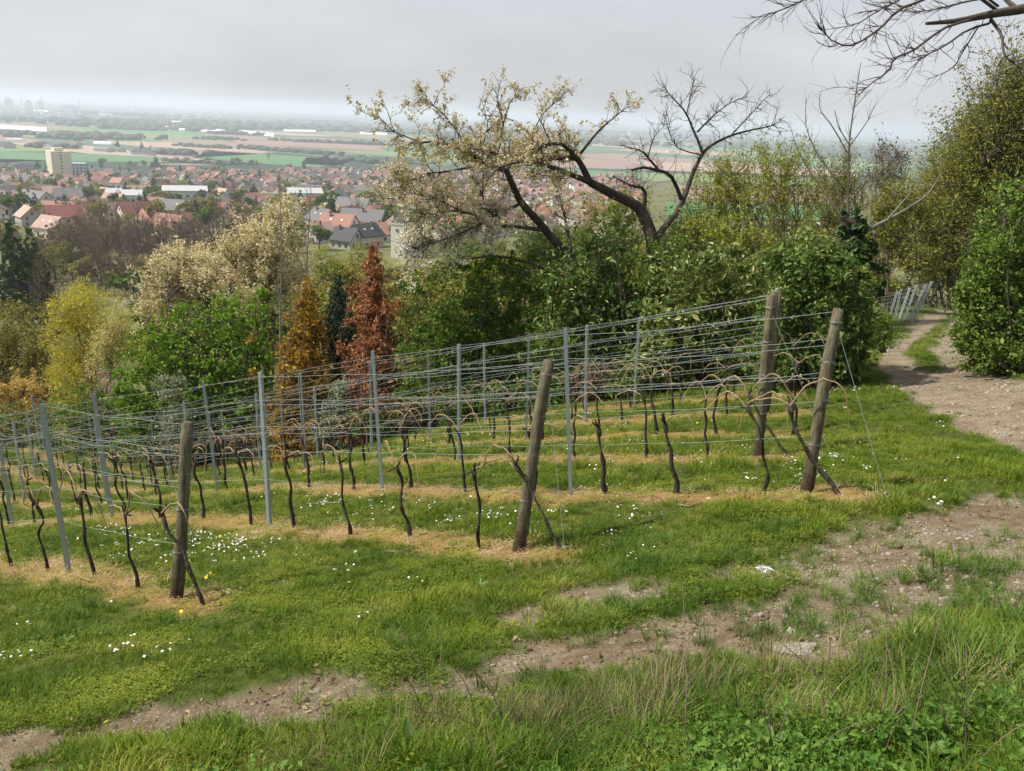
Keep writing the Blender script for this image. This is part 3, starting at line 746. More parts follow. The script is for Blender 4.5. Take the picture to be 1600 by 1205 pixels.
for (px_, py_, n_, sx, sy) in [(880, 1130, 70, .5, .16), (980, 1110, 70, .4, .14), (800, 1165, 50, .4, .14), (1060, 1080, 40, .3, .10), (1100, 1110, 50, .5, .25), (1300, 1080, 40, .6, .3), (1500, 1100, 30, .5, .3), (700, 1160, 40, .5, .2)]:
    g = G(px_, py_)
    for _ in range(int(n_ * .5)): dg.append(g[:2] + rs.normal(size=2) * np.array([sx, sy]))
dg = np.array(dg); scatter('dry_grass', put(dg[:, 0], dg[:, 1]), rs.uniform(.45, .95, len(dg)), rs, GD, 'dry brownish grass stems at the edge of the bank', 'grass', .2)
# lush clumps on the headland
cl = []
for _ in range(230):
    px_, py_ = rs.uniform(0, 1600), rs.uniform(760, 1200)
    if rs.random() < .5: px_ = rs.uniform(900, 1560); py_ = rs.uniform(820, 1010)
    g = G(px_, py_)
    for _ in range(rs.integers(4, 16)): cl.append(g[:2] + rs.normal(size=2) * np.array([.16, .10]))
cl = np.array(cl); e, p, s = masks(cl[:, 0], cl[:, 1]); cl = cl[(s < .4) & (p < .3) & ((e < .3) | (rs.random(len(cl)) < .35))]
pt = put(cl[:, 0], cl[:, 1]); scatter('grass_clump', pt, rs.uniform(.28, .5, len(pt)), rs, GL, 'thicker darker grass clumps dotted over the headland and track', 'grass')
# nettles low in the right corner
x, y, r = sample_ground(9000, 2.4, 7, .5)
pt = put(x, y); px, py, d = project(pt); d2 = fbm(x, y, 1.8, 91, 3)
lim = np.interp(px, [560, 900, 1150, 1400, 1700], [1230, 1185, 1130, 1130, 1060])
keep = rs.random(len(x)) < sstep(0, 40, py - lim) * sstep(.42, .6, d2) * .42
scatter('nettles', pt[keep], rs.uniform(.6, 1.25, keep.sum()), rs, NE, 'low nettles and broad leaved weeds along the bottom of the bank', 'weeds')
# daisies and dandelions
dz = []
for (px_, py_, n_, sx, sy) in [(290, 860, 90, .75, .32), (350, 845, 40, .5, .2), (180, 840, 25, .6, .2), (545, 790, 30, .7, .25), (620, 800, 25, .4, .3), (700, 690, 16, .5, .3), (760, 815, 30, .5, .25), (930, 810, 30, .6, .3), (1160, 700, 18, .5, .2),
                               (1350, 725, 34, .5, .25), (1240, 745, 22, .4, .2), (1355, 612, 18, .6, .3), (1505, 798, 16, .2, .1), (640, 700, 20, .7, .3), (1080, 760, 14, .5, .2), (245, 1020, 9, .25, .1), (960, 670, 20, .4, .3),
                               (130, 800, 18, .8, .3), (860, 690, 16, .5, .4), (40, 1030, 5, .2, .1), (1010, 690, 12, .4, .3), (480, 860, 16, .5, .3), (560, 905, 8, .5, .2)]:
    g = G(px_, py_)
    for _ in range(int(n_ * .55)): dz.append(g[:2] + ROW_DIR * rs.normal() * sx + ROW_N * rs.normal() * sy)
x, y, r = sample_ground(160, 6, 24, .8); dz = np.vstack([np.array(dz), np.stack([x, y], 1)])
e, p, s = masks(dz[:, 0], dz[:, 1]); dz = dz[(p < .3) & (e < .4) & (s < .7)]
scatter('daisies', put(dz[:, 0], dz[:, 1]) + np.array([0, 0, .012]), rs.uniform(.65, 1.1, len(dz)), rs, DY, 'small white daisies sprinkled through the vineyard grass', 'flowers')
dd = np.array([G(*q)[:2] for q in ((328, 905), (336, 908), (322, 912), (345, 848), (168, 1128), (120, 855), (1088, 668), (285, 967))])
scatter('dandelions', put(dd[:, 0], dd[:, 1]), np.full(len(dd), 1.0), rs, DN, 'few yellow dandelion flowers near the left wooden post', 'flowers')
# crumbly clods and leaf litter on the bare ground
x, y, r = sample_ground(60000, 3, 30, 1.2)
e, p, s = masks(x, y); d2 = fbm(x, y, 2.1, 97, 3)
keep = rs.random(len(x)) < (sstep(.15, .5, e) * (1 - .4 * sstep(.85, 1, e)) + .5 * sstep(.2, .5, p) + .12 * s) * sstep(.3, .6, d2) * .6
pt = put(x[keep], y[keep]); scatter('soil_clods', pt, rs.gamma(1.8, .006, len(pt)) + .006, rs, CD, 'crumbly brown soil clods on the worn track', 'soil', .5)
x, y, r = sample_ground(16000, 3, 34, 1.0)
e, p, s = masks(x, y)
keep = rs.random(len(x)) < np.clip(.25 * e + .5 * p + .35 * s + .02, 0, 1)
pt = put(x[keep], y[keep]) + np.array([0, 0, .006]); scatter('leaf_litter', pt, rs.uniform(.6, 1.3, len(pt)), rs, LT, 'dry leaf litter and bits of cane on path and vine strips', 'litter', .2)
# pebbles on the track and path
x, y, r = sample_ground(110000, 3, 40, 1.25)
e, p, s = masks(x, y); d2 = fbm(x, y, 1.3, 95, 3)
keep = rs.random(len(x)) < np.clip(np.maximum(e, p) - .45, 0, 1) * sstep(.22, .5, d2)
pt = put(x[keep], y[keep]); scatter('pebbles', pt, (rs.gamma(2.0, .0045, len(pt)) + .005) * np.interp(pt[:, 0], [-1, 2], [.6, 1.0]), rs, PB, 'pale gravel stones scattered over the dirt track and path', 'gravel', .5)

# ------------------------------------------------------------------ trees and shrubs
def lobes_px(L, d):
    """[(px, py, rx, ry[, depth offset])] -> centres and radii in metres"""
    out = []
    for l in L:
        dd = d + (l[4] if len(l) > 4 else 0); rx, ry = l[2] * dd / F_PX, l[3] * dd / F_PX
        out.append((P(l[0], l[1], dd), np.array([rx, (rx + ry) * .5, ry])))
    return out

def sub_lobes(rng, lobes, n, frac):
    w = np.array([r[0] * r[2] for c, r in lobes]); w /= w.sum(); out = []
    for i in rng.choice(len(lobes), n, p=w):
        c, r = lobes[i]; dr = unit(rng.normal(size=3)); k = rng.uniform(.35, 1.0) ** .5
        f = frac * rng.uniform(.6, 1.35); m = (r[0] * r[1] * r[2]) ** (1 / 3)
        out.append((c + dr * r * k * (1 - .5 * f), np.array([m, m, m * .8]) * f))
    return out

def foliage(rng, lobes, n, shell=.28):
    w = np.array([r[0] * r[2] for c, r in lobes]); w /= w.sum()
    i = rng.choice(len(lobes), n, p=w)
    C = np.array([l[0] for l in lobes])[i]; R = np.array([l[1] for l in lobes])[i]
    dr = unit(rng.normal(size=(n, 3))); flip = (dr[:, 2] < -.3) & (rng.random(n) < .6); dr[flip, 2] *= -1
    k = 1 - np.abs(rng.normal(size=n)) * shell; k = np.clip(k, 0, 1.1)
    return C + dr * R * k[:, None], dr

def in_lobes(rng, lobes, n, lo=.3, hi=1.0):
    p, d = foliage(rng, lobes, n, .0)
    w = np.array([r[0] * r[2] for c, r in lobes]); w /= w.sum(); i = rng.choice(len(lobes), n, p=w)
    C = np.array([l[0] for l in lobes])[i]; R = np.array([l[1] for l in lobes])[i]
    return C + unit(rng.normal(size=(n, 3))) * R * rng.uniform(lo, hi, (n, 1))

def side_twigs(rng, spines, n, length, r0, K=5, up=.25, ang=.9, tmin=.25, wander=.18):
    """child spines sprouting from random places on parent spines"""
    lens = np.array([np.linalg.norm(p[-1] - p[0]) for p, r in spines]); w = lens / lens.sum(); out = []
    for i in rng.choice(len(spines), n, p=w):
        p, r = spines[i]; t = rng.uniform(tmin, .99) * (len(p) - 1); a = int(t); f = t - a
        q = p[a] * (1 - f) + p[min(a + 1, len(p) - 1)] * f
        tg = unit(p[min(a + 1, len(p) - 1)] - p[max(a - 1, 0)])
        pr = unit(np.cross(tg, rng.normal(size=3))); d = unit(tg * math.cos(ang) + pr * math.sin(ang) * rng.uniform(.6, 1.3) + np.array([0, 0, up]))
        L = rng.uniform(*length); st = [q]; rr = min(r0, (r[a] * .8))
        for k in range(K - 1):
            d = unit(d + rng.normal(size=3) * wander + np.array([0, 0, up * .25])); st.append(st[-1] + d * L / (K - 1))
        out.append((np.array(st), np.linspace(rr, rr * .3, K)))
    return out

def ground_at(px, d, py=560):
    p = P(px, py, d)
    for _ in range(4):           # depth fixed, slide along the column until it meets the ground
        z = gz(p[0], p[1]); dv = (z - p[2]) / UP[2]; p = P(px, 0, 0) * 0 + p + UP * dv
    return np.array([p[0], p[1], gz(p[0], p[1])])

def plant(name, label, cat, seed, base_px, d, lobes, leaf, size, n_leaf, stems=3, r_stem=.08, n_br=40, r_br=.02, n_tw=80, tw_len=(.2, .6), r_tw=.006, on_twig=.3,
          bark='bark', subs=40, sub_f=.33, shell=.36, aspect=.55, nrm_w=.5, group=None, sub_leaf=None, extra=None, jit=.06, up=.25, sides=5, base=None, trunk_name='trunk', droop=0.0):
    rng = np.random.default_rng(seed)
    base = ground_at(base_px, d) if base is None else base
    LB = lobes if isinstance(lobes[0][1], np.ndarray) else lobes_px(lobes, d)
    if cat == 'shrub':
        for c, r in list(LB):
            g = float(base_z(c[:1], c[1:2])[0])
            if c[2] - r[2] - g > .12: LB.append((np.array([c[0], c[1], g + (c[2] - g) * .42]), np.array([r[0] * 1.05, r[1] * 1.05, (c[2] - g) * .5])))
    root = thing(name, label, cat, base, group=group)
    sp = []
    for s in range(stems):
        c, r = LB[s % len(LB)]
        tgt = c + rng.normal(size=3) * r * .3; b = base + np.array([rng.normal() * .12 * (stems > 1), rng.normal() * .12 * (stems > 1), -.1])
        mid = b + (tgt - b) * .5 + rng.normal(size=3) * .08 * np.linalg.norm(tgt - b) * np.array([1, 1, .2])
        sp.append((smooth_line([b, mid, tgt], 9), np.linspace(r_stem, r_stem * .35, 9)))
    if extra: sp += extra
    br = []
    if n_br:
        for a in in_lobes(rng, LB, n_br, .35, 1.0):
            s = sp[rng.integers(len(sp))]; cand = s[0][3:]
            i = int(np.argmin(np.linalg.norm(cand - a, axis=1) + rng.uniform(0, 1.0, len(cand)) * np.linalg.norm(a - base) * .25))
            p0 = cand[i]; mid = p0 + (a - p0) * .5 + rng.normal(size=3) * .12 * np.linalg.norm(a - p0) + np.array([0, 0, .06 * np.linalg.norm(a - p0)])
            br.append((smooth_line([p0, mid, a], 7), np.linspace(min(r_br, s[1][3 + i] * .9), r_br * .25, 7)))
    tw = side_twigs(rng, br or sp, n_tw, tw_len, r_tw, 5, up) if n_tw else []
    thick = sp + br
    link(trunk_name, tube_mesh(trunk_name, thick, M[bark], sides, base), root)
    parts = []
    if tw: tw2 = tw
    pos = []; nr = []
    nt = int(n_leaf * on_twig) if tw else 0
    if nt:
        tp = np.array([t[0] for t in tw]); i = rng.integers(0, len(tp), nt); k = rng.integers(1, tp.shape[1], nt)
        pos.append(tp[i, k] + rng.normal(size=(nt, 3)) * jit); nr.append(unit(rng.normal(size=(nt, 3)) + [0, 0, .6]))
    nv = n_leaf - nt
    if nv > 0:
        SL = sub_lobes(rng, LB, subs, sub_f) if subs else LB
        n1 = int(nv * .68); a, b = foliage(rng, SL, n1, shell); a2, b2 = foliage(rng, LB, nv - n1, .35)
        a2 = a2 + rng.normal(size=a2.shape) * .10; a = np.vstack([a, a2]); b = np.vstack([b, b2]); pos.append(a); nr.append(unit(b + np.array([0, 0, .35])))
    if pos:
        pos = np.concatenate(pos); nr = np.concatenate(nr)
        gzv = base_z(pos[:, 0], pos[:, 1]); k = pos[:, 2] > gzv + .03; k[:2] = True; pos, nr = pos[k], nr[k]
        v, q, a = leaves_np(rng, pos, size, nr, nrm_w, aspect, droop)
        crown = link('crown', mesh_np('crown', v - base, q, M[leaf], False, {'v': a}), root)
        if tw: tag(link('twigs', tube_mesh('twigs', tw, M['twig'], 3, base), crown), kind='stuff')
    elif tw:
        tag(link('crown', tube_mesh('crown', tw, M['twig'], 3, base), root), kind='stuff')
    return root, sp, br, tw

LM = lambda k, c, pos=None, **kw: M.__setitem__(k, leaf_mat(k + '_leaf', c, pos, **kw))
LM('laurel', [(.045, .095, .016), (.09, .16, .024), (.16, .23, .04), (.29, .33, .09)], [0, .5, .85, 1], rough=.42, spec=.3, transl=.3)
LM('laurel_pale', [(.07, .12, .022), (.14, .20, .035), (.25, .29, .07), (.44, .44, .18)], [0, .45, .8, 1], rough=.42, spec=.3, transl=.3)
LM('privet', [(.045, .095, .012), (.095, .17, .02), (.16, .235, .032)], transl=.35)
LM('ivy', [(.018, .04, .010), (.038, .075, .018), (.075, .12, .03)], rough=.5, spec=.12, transl=.15)
LM('lilac', [(.08, .17, .010), (.145, .27, .016), (.22, .34, .03), (.26, .11, .17)], [0, .5, .965, .985], transl=.3)
LM('gold', [(.16, .095, .012), (.33, .20, .022), (.46, .29, .04)], transl=.3)
LM('dead', [(.20, .08, .03), (.36, .155, .07), (.47, .24, .125)], transl=.25, rough=.7)
LM('yew', [(.018, .042, .018), (.035, .07, .032)], transl=.15)
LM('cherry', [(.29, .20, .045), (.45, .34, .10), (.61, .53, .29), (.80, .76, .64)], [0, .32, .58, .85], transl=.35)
LM('blossom', [(.34, .27, .055), (.56, .46, .15), (.78, .70, .46), (.85, .81, .68)], [0, .35, .65, .9], transl=.35)
LM('willow', [(.33, .31, .025), (.50, .45, .04), (.60, .54, .07)], transl=.3)
LM('olive', [(.16, .15, .03), (.26, .24, .05), (.34, .31, .075)], transl=.35)
LM('orange', [(.38, .25, .05), (.55, .40, .10), (.62, .49, .17)], transl=.35)
LM('pink', [(.42, .21, .27), (.55, .32, .38)], transl=.35)
LM('spring', [(.17, .20, .02), (.27, .30, .03), (.37, .37, .055)], transl=.33)
LM('hazel', [(.12, .14, .022), (.21, .225, .036), (.32, .30, .065)], transl=.33)
LM('bright', [(.05, .105, .014), (.105, .185, .024), (.18, .255, .04), (.27, .31, .08)], [0, .4, .8, 1], transl=.3)
LM('variegated', [(.10, .14, .06), (.22, .25, .13), (.5, .5, .40)], [0, .6, 1], transl=.3)
LM('cream', [(.42, .38, .10), (.58, .52, .18), (.68, .62, .28)], transl=.3)
LM('brownish', [(.10, .075, .05), (.16, .125, .075), (.20, .175, .09)], transl=.2)

def px_spine(pts, d, r0, r1, n=10, dz=0.0):
    return (smooth_line([P(p[0], p[1], d + (p[2] if len(p) > 2 else 0)) for p in pts], n), np.linspace(r0, r1, n))

# --- the big leaning cherry on the right of the view, forked trunk
def big_cherries():
    rng = np.random.default_rng(11); d = 24.0; base = ground_at(1022, d)
    root = thing('cherry_tree', 'large old cherry with forked mossy trunk, left limb in leaf and right limb bare', 'tree', base)
    S = [ (smooth_line([base - [0, 0, .2], P(1024, 480, d), P(1024, 420, d), P(1020, 372, d)], 10), np.linspace(.25, .19, 10)),
          px_spine([(1020, 375), (1000, 327), (955, 302, -.3), (922, 285, -.6)], d, .175, .105, 12),
          px_spine([(922, 285, -.6), (907, 256, -.7), (895, 242, -.9), (880, 227, -1.1), (858, 225, -1.3), (830, 235, -1.6)], d, .13, .035, 14),
          px_spine([(922, 285, -.6), (880, 268, -.9), (847, 257, -1.2), (817, 252, -1.5), (780, 262, -1.9)], d, .11, .03, 12),
          px_spine([(899, 246, -.8), (860, 247, -.5), (810, 249, -.2), (785, 240, 0), (755, 236, .2), (715, 228, .5)], d, .105, .025, 12),
          px_spine([(1024, 380), (1032, 363), (1055, 335, .3), (1070, 307, .5), (1082, 272, .7), (1097, 242, .9), (1112, 227, 1.0), (1142, 212, 1.2), (1180, 202, 1.5), (1207, 196, 1.7), (1228, 181, 1.9)], d, .13, .008, 20),
          px_spine([(1098, 240, .9), (1090, 218, .9), (1084, 205, .9), (1072, 177, .8), (1056, 158, .6), (1044, 145, .5), (1035, 130, .4)], d, .06, .008, 12),
          px_spine([(1073, 178, .8), (1078, 155, .9), (1081, 140, 1), (1086, 124, 1.1)], d, .024, .006, 8),
          px_spine([(1090, 206, .9), (1105, 190, 1.1), (1122, 175, 1.3), (1143, 160, 1.5), (1168, 152, 1.7)], d, .04, .008, 9),
          px_spine([(1006, 330), (1007, 297), (985, 290, -.4), (957, 275, -.8)], d, .09, .02, 8),
          px_spine([(1066, 315, .5), (1050, 277, .1), (1030, 267, -.2), (1005, 262, -.5), (987, 266, -.6)], d, .08, .04, 9),
          px_spine([(1030, 267, -.2), (1012, 246, -.4), (1000, 235, -.5), (970, 227, -.8)], d, .05, .012, 8),
          px_spine([(1012, 246, -.4), (1022, 215, -.3), (1040, 195, -.1)], d, .03, .006, 7),
          px_spine([(1097, 242, .9), (1060, 232, .4), (1045, 205, .2), (1040, 180, .1)], d, .03, .006, 7),
          px_spine([(1142, 212, 1.2), (1170, 182, 1.4), (1190, 160, 1.6), (1205, 145, 1.7)], d, .03, .006, 8) ]
    up_leaf = [px_spine([(810, 247, -.2), (830, 212, -.2), (847, 180, -.3), (868, 160, -.4), (890, 140, -.5)], d, .026, .006, 10),
               px_spine([(780, 232, 0), (787, 192, .1), (797, 160, .2), (816, 138, .3)], d, .03, .006, 9),
               px_spine([(787, 195, .1), (778, 160, .1), (782, 125, .2)], d, .022, .006, 9),
               px_spine([(907, 240, -.8), (935, 205, -.9), (957, 186, -1), (982, 166, -1.1)], d, .04, .006, 9),
               px_spine([(862, 226, -1.3), (850, 200, -1.4), (838, 178, -1.5)], d, .03, .006, 7)]
    leafy = S[2:5] + up_leaf; bare = S[5:9] + S[9:]
    t1 = side_twigs(rng, S[2:5], 110, (.35, 1.1), .015, 6, .12, .95, .12, .22) + side_twigs(rng, up_leaf, 70, (.15, .5), .010, 6, .15, .8, .12, .2); t2 = side_twigs(rng, t1, 500, (.15, .5), .007, 5, .2, .8, .15, .2)
    b1 = side_twigs(rng, bare, 270, (.2, .75), .009, 7, .12, 1.0, .15, .33); b2 = side_twigs(rng, b1, 950, (.10, .32), .0045, 5, .25, .85, .1, .22)
    link('trunk', tube_mesh('trunk', [S[0], S[1]], M['bark_moss'], 9, base), root)
    for s in S[2:]: link('limb', tube_mesh('limb', [(s[0], s[1] * .72)], M['bark_moss'], 7, base), root)
    for s in up_leaf: link('limb', tube_mesh('limb', [s], M['bark'], 6, base), root)
    tw = link('twigs', tube_mesh('twigs', t1 + b1, M['bark'], 4, base), root); tag(tw, kind='stuff')
    tag(link('fine_twigs', tube_mesh('fine_twigs', t2 + b2, M['bark'], 3, base), tw), kind='stuff')
    tp = [p for p, r in t2] ; pts = np.array(tp)
    n = 8500; i = rng.integers(0, len(pts), 1700); k = rng.integers(1, 5, 1700); cc = pts[i, k]
    pos = np.repeat(cc, 7, 0) + rng.normal(size=(11900, 3)) * .038
    v, q, a = leaves_np(rng, pos, .052, unit(rng.normal(size=pos.shape) + [0, 0, .5]), .5, .6)
    link('crown', mesh_np('crown', v - base, q, M['cherry'], False, {'v': a}), root)

    # second cherry, whole crown in brownish leaf and fading blossom
    d = 26.0; base = ground_at(905, d); rng = np.random.default_rng(12)
    root = thing('cherry_tree', 'spreading cherry with dark arched limbs, golden brown young leaves and fading blossom', 'tree', base)
    S = [(smooth_line([base - [0, 0, .2], P(905, 470, d), P(892, 400, d)], 8), np.linspace(.21, .14, 8)),
         px_spine([(892, 400), (867, 377, -.1), (842, 347, -.3), (815, 317, -.6), (800, 287, -.9), (792, 267, -1.1)], d, .135, .085, 14),
         px_spine([(792, 267, -1.1), (757, 257, -1.4), (735, 240, -1.6), (710, 230, -1.8), (677, 222, -2.1), (640, 224, -2.4)], d, .10, .025, 13),
         px_spine([(850, 360, -.2), (807, 354, -.7), (780, 352, -1), (720, 330, -1.7), (660, 335, -2.2)], d, .09, .02, 11),
         px_spine([(814, 318, -.6), (772, 337, -1.1), (745, 353, -1.6), (700, 372, -2)], d, .07, .02, 9),
         px_spine([(790, 345, -.9), (757, 322, -1.2), (755, 267, -1.4), (752, 215, -1.5)], d, .05, .012, 10),
         px_spine([(735, 240, -1.6), (712, 203, -1.7), (686, 172, -1.9), (666, 158, -2)], d, .04, .006, 9),
         px_spine([(660, 223, -2.2), (615, 205, -2.7), (586, 177, -3)], d, .03, .006, 9),
         px_spine([(757, 257, -1.4), (700, 268, -1.5), (667, 272, -1.6), (630, 290, -1.8), (610, 320, -1.9)], d, .05, .012, 10),
         px_spine([(895, 402), (880, 330, .5), (868, 290, .9), (855, 262, 1.1)], d, .07, .015, 9),
         px_spine([(700, 372, -2), (660, 385, -2.3), (625, 400, -2.5)], d, .03, .008, 7),
         px_spine([(720, 330, -1.7), (680, 310, -1.9), (640, 300, -2.1), (612, 270, -2.2)], d, .035, .008, 9),
         px_spine([(890, 398), (930, 375, .4), (960, 352, .6)], d, .06, .015, 7),
         px_spine([(752, 236, -1.4), (762, 190, -1.3), (745, 165, -1.3)], d, .03, .006, 7),
         px_spine([(690, 420, -1), (760, 400, -.6), (830, 412, -.2), (895, 440, 0)], d, .04, .09, 9)]
    link('trunk', tube_mesh('trunk', S[:2], M['bark_moss'], 9, base), root)
    for s in S[2:]: link('limb', tube_mesh('limb', [(s[0], s[1] * .72)], M['bark'], 7, base), root)
    t1 = side_twigs(rng, S[2:10] + S[10:14], 230, (.35, 1.05), .013, 6, .12, .95, .1, .22); t2 = side_twigs(rng, t1, 700, (.15, .5), .006, 5, .1, .85, .1, .2)
    LBS = lobes_px([(650, 250, 60, 40, -2.2), (690, 300, 70, 45, -1.8), (632, 300, 34, 55, -2.3), (660, 360, 55, 45, -2), (632, 392, 30, 28, -2.3), (690, 400, 45, 30, -1.6), (770, 310, 50, 45, -1), (740, 370, 55, 35, -1.2), (800, 225, 45, 28, -.6), (840, 330, 40, 40, .3)], d)
    allp = np.concatenate([s_[0][2:] for s_ in S[1:14]]); sw = []
    for a_ in in_lobes(rng, LBS, 210, .3, 1.0):
        p0 = allp[int(np.argmin(np.linalg.norm(allp - a_, axis=1) + rng.uniform(0, .5, len(allp))))]; ln = np.linalg.norm(a_ - p0)
        sw.append((smooth_line([p0, p0 + (a_ - p0) * .5 + rng.normal(size=3) * .14 * ln + [0, 0, .1 * ln], a_], 6), np.linspace(.013, .004, 6)))
    t1 = t1 + sw; t2 = t2 + side_twigs(rng, sw, 700, (.12, .42), .006, 5, .05, .85, .2, .22)
    tw = link('twigs', tube_mesh('twigs', t1, M['bark'], 4, base), root); tag(tw, kind='stuff')
    tag(link('fine_twigs', tube_mesh('fine_twigs', t2, M['bark'], 3, base), tw), kind='stuff')
    pts = np.array([p for p, r in t2]); i = rng.integers(0, len(pts), 5600); k = rng.integers(1, 5, 5600); cc = pts[i, k]
    pos = np.repeat(cc, 6, 0) + rng.normal(size=(len(cc) * 6, 3)) * .04
    v, q, a = leaves_np(rng, pos, .055, unit(rng.normal(size=pos.shape) + [0, 0, .5]), .5, .6)
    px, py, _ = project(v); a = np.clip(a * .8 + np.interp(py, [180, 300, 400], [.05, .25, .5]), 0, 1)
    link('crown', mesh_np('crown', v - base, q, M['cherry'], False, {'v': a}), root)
big_cherries()

# --- hedge of shrubs behind the vineyard
plant('privet_shrub', 'dense mid green shrub under the spreading cherry, right of the rust brown conifer', 'shrub', 21, 735, 25.2, [(700, 470, 80, 70), (790, 480, 75, 80), (660, 540, 60, 70), (740, 560, 90, 70), (830, 560, 60, 70), (760, 430, 60, 50), (820, 425, 50, 40), (700, 430, 50, 40), (870, 430, 40, 40)],
      'privet', 0.095, 39000, 6, .06, 50, .02, 120, subs=90, sub_f=.26)
plant('laurel_shrub', 'glossy laurel shrub between the two cherry trunks', 'shrub', 22, 905, 22.8, [(890, 440, 60, 55), (940, 420, 60, 60), (900, 510, 70, 60), (970, 500, 60, 70), (860, 550, 50, 50), (960, 570, 60, 45), (950, 370, 35, 45)],
      'laurel', 0.134, 26000, 6, .06, 40, .02, 60, subs=80, sub_f=.27, aspect=.42)
plant('laurel_shrub', 'pale tipped laurel shrub just left of the three wooden posts', 'shrub', 23, 1100, 20.3, [(1060, 440, 60, 50), (1120, 430, 70, 55), (1170, 450, 50, 60), (1050, 520, 60, 55), (1130, 520, 75, 60), (1020, 570, 50, 40), (1180, 550, 50, 50)],
      'laurel_pale', 0.134, 27300, 6, .06, 40, .02, 60, subs=90, sub_f=.25, aspect=.42)
plant('evergreen_bush', 'big dark evergreen bush behind the rightmost wooden post', 'shrub', 24, 1275, 17.2, [(1250, 420, 55, 55), (1300, 430, 60, 55), (1235, 490, 55, 60), (1300, 500, 65, 65), (1340, 480, 24, 55), (1270, 560, 65, 45), (1325, 555, 30, 40)],
      'laurel', 0.095, 39000, 7, .05, 50, .02, 80, subs=110, sub_f=.25, aspect=.55)
plant('flowering_shrub', 'pale blossoming top of a shrub left of the ivy clad stump', 'shrub', 25, 1255, 18.6, [(1265, 375, 38, 30), (1235, 400, 35, 30), (1290, 400, 30, 25)], 'laurel_pale', .10, 5000, 4, .04, 30, .015, 120, (.2, .5), subs=30, sub_f=.35, up=.8, on_twig=.5)

plant('elder_shrub', 'fresh green leafy shrub growing round the trunk of the forked cherry', 'shrub', 26, 990, 22.6, [(985, 395, 45, 45), (1035, 420, 40, 40), (955, 345, 30, 34), (930, 380, 34, 36), (1055, 385, 32, 34), (1000, 440, 50, 40)], 'bright', .078, 17000, 5, .04, 50, .015, 160, (.2, .6), subs=110, sub_f=.22, on_twig=.4)
plant('elder_shrub', 'yellow green leafy shrub between the forked cherry and the evergreen bush', 'shrub', 27, 1150, 22.4, [(1130, 390, 40, 35), (1180, 385, 40, 40), (1090, 370, 30, 30), (1160, 350, 40, 30)], 'spring', .08, 9000, 5, .04, 60, .015, 220, (.3, .8), subs=60, sub_f=.25, on_twig=.6, up=.6)
# pollard with ivy
def pollard():
    rng = np.random.default_rng(31); d = 18.0; base = ground_at(1328, d)
    root = thing('pollard_tree', 'ivy clad pollard stump with bare upright shoots and one pale dead limb', 'tree', base)
    S0 = (smooth_line([base - [0, 0, .2], P(1330, 500, d), P(1322, 400, d), P(1320, 340, d)], 10), np.linspace(.18, .11, 10) * np.array([1.1, 1, 1, .95, 1, 1.05, 1, 1.05, 1.1, .7]))
    link('trunk', tube_mesh('trunk', [S0], M['bark_moss'], 10, base, True), root)
    K = (smooth_line([P(1318, 345, d), P(1340, 350, d - .1), P(1354, 362, d - .1)], 6), np.linspace(.09, .05, 6))
    link('knuckle', tube_mesh('knuckle', [K], M['bark_moss'], 8, base, True), root)
    limbs = [px_spine([(1350, 362), (1385, 345, .2), (1420, 325, .5), (1450, 303, .8), (1470, 272, 1)], d, .05, .008, 12), px_spine([(1386, 344, .2), (1412, 314, .2), (1440, 280, .3)], d, .025, .006, 8), px_spine([(1358, 356), (1360, 320, .1), (1368, 278, .2)], d, .02, .005, 8)]
    for s in limbs: link('limb', tube_mesh('dead_limb', [s], M['bark_pale'], 6, base), root)
    shoots = [px_spine([(1325, 340), (1326, 280), (1327, 225), (1335, 162), (1345, 98)], d, .026, .005, 12), px_spine([(1325, 240), (1300, 197, .2), (1282, 172, .3), (1281, 147, .4)], d, .014, .004, 9), px_spine([(1318, 342), (1285, 297, .4), (1262, 262, .6), (1245, 230, .8), (1235, 197, .9)], d, .018, .004, 9),
              px_spine([(1320, 340), (1305, 282, .2), (1275, 237, .5), (1259, 195, .6), (1260, 155, .7)], d, .018, .004, 9), px_spine([(1328, 228), (1355, 190, -.1), (1366, 166, -.2)], d, .01, .003, 7), px_spine([(1326, 225), (1310, 197), (1304, 172)], d, .01, .003, 7),
              px_spine([(1333, 170), (1352, 150, .1), (1362, 140, .1)], d, .006, .003, 6)]
    for s in shoots: link('shoot', tube_mesh('shoot', [(s[0], s[1] * 1.1 + .001)], M['bark'], 5, base), root)
    t = side_twigs(rng, shoots + limbs, 60, (.1, .5), .006, 5, .4, .7)
    tag(link('twigs', tube_mesh('twigs', t, M['twig'], 3, base), root), kind='stuff')
    L = lobes_px([(1345, 385, 26, 40), (1325, 420, 34, 50), (1360, 440, 18, 50), (1332, 342, 24, 14), (1312, 360, 15, 26), (1328, 372, 24, 28), (1318, 480, 38, 50)], d)
    a, b = foliage(rng, sub_lobes(rng, L, 90, .3), 11000, .35)
    v, q, aa = leaves_np(rng, a, .085, b, .6, .8)
    link('ivy', mesh_np('ivy', v - base, q, M['ivy'], False, {'v': aa}), root)
pollard()

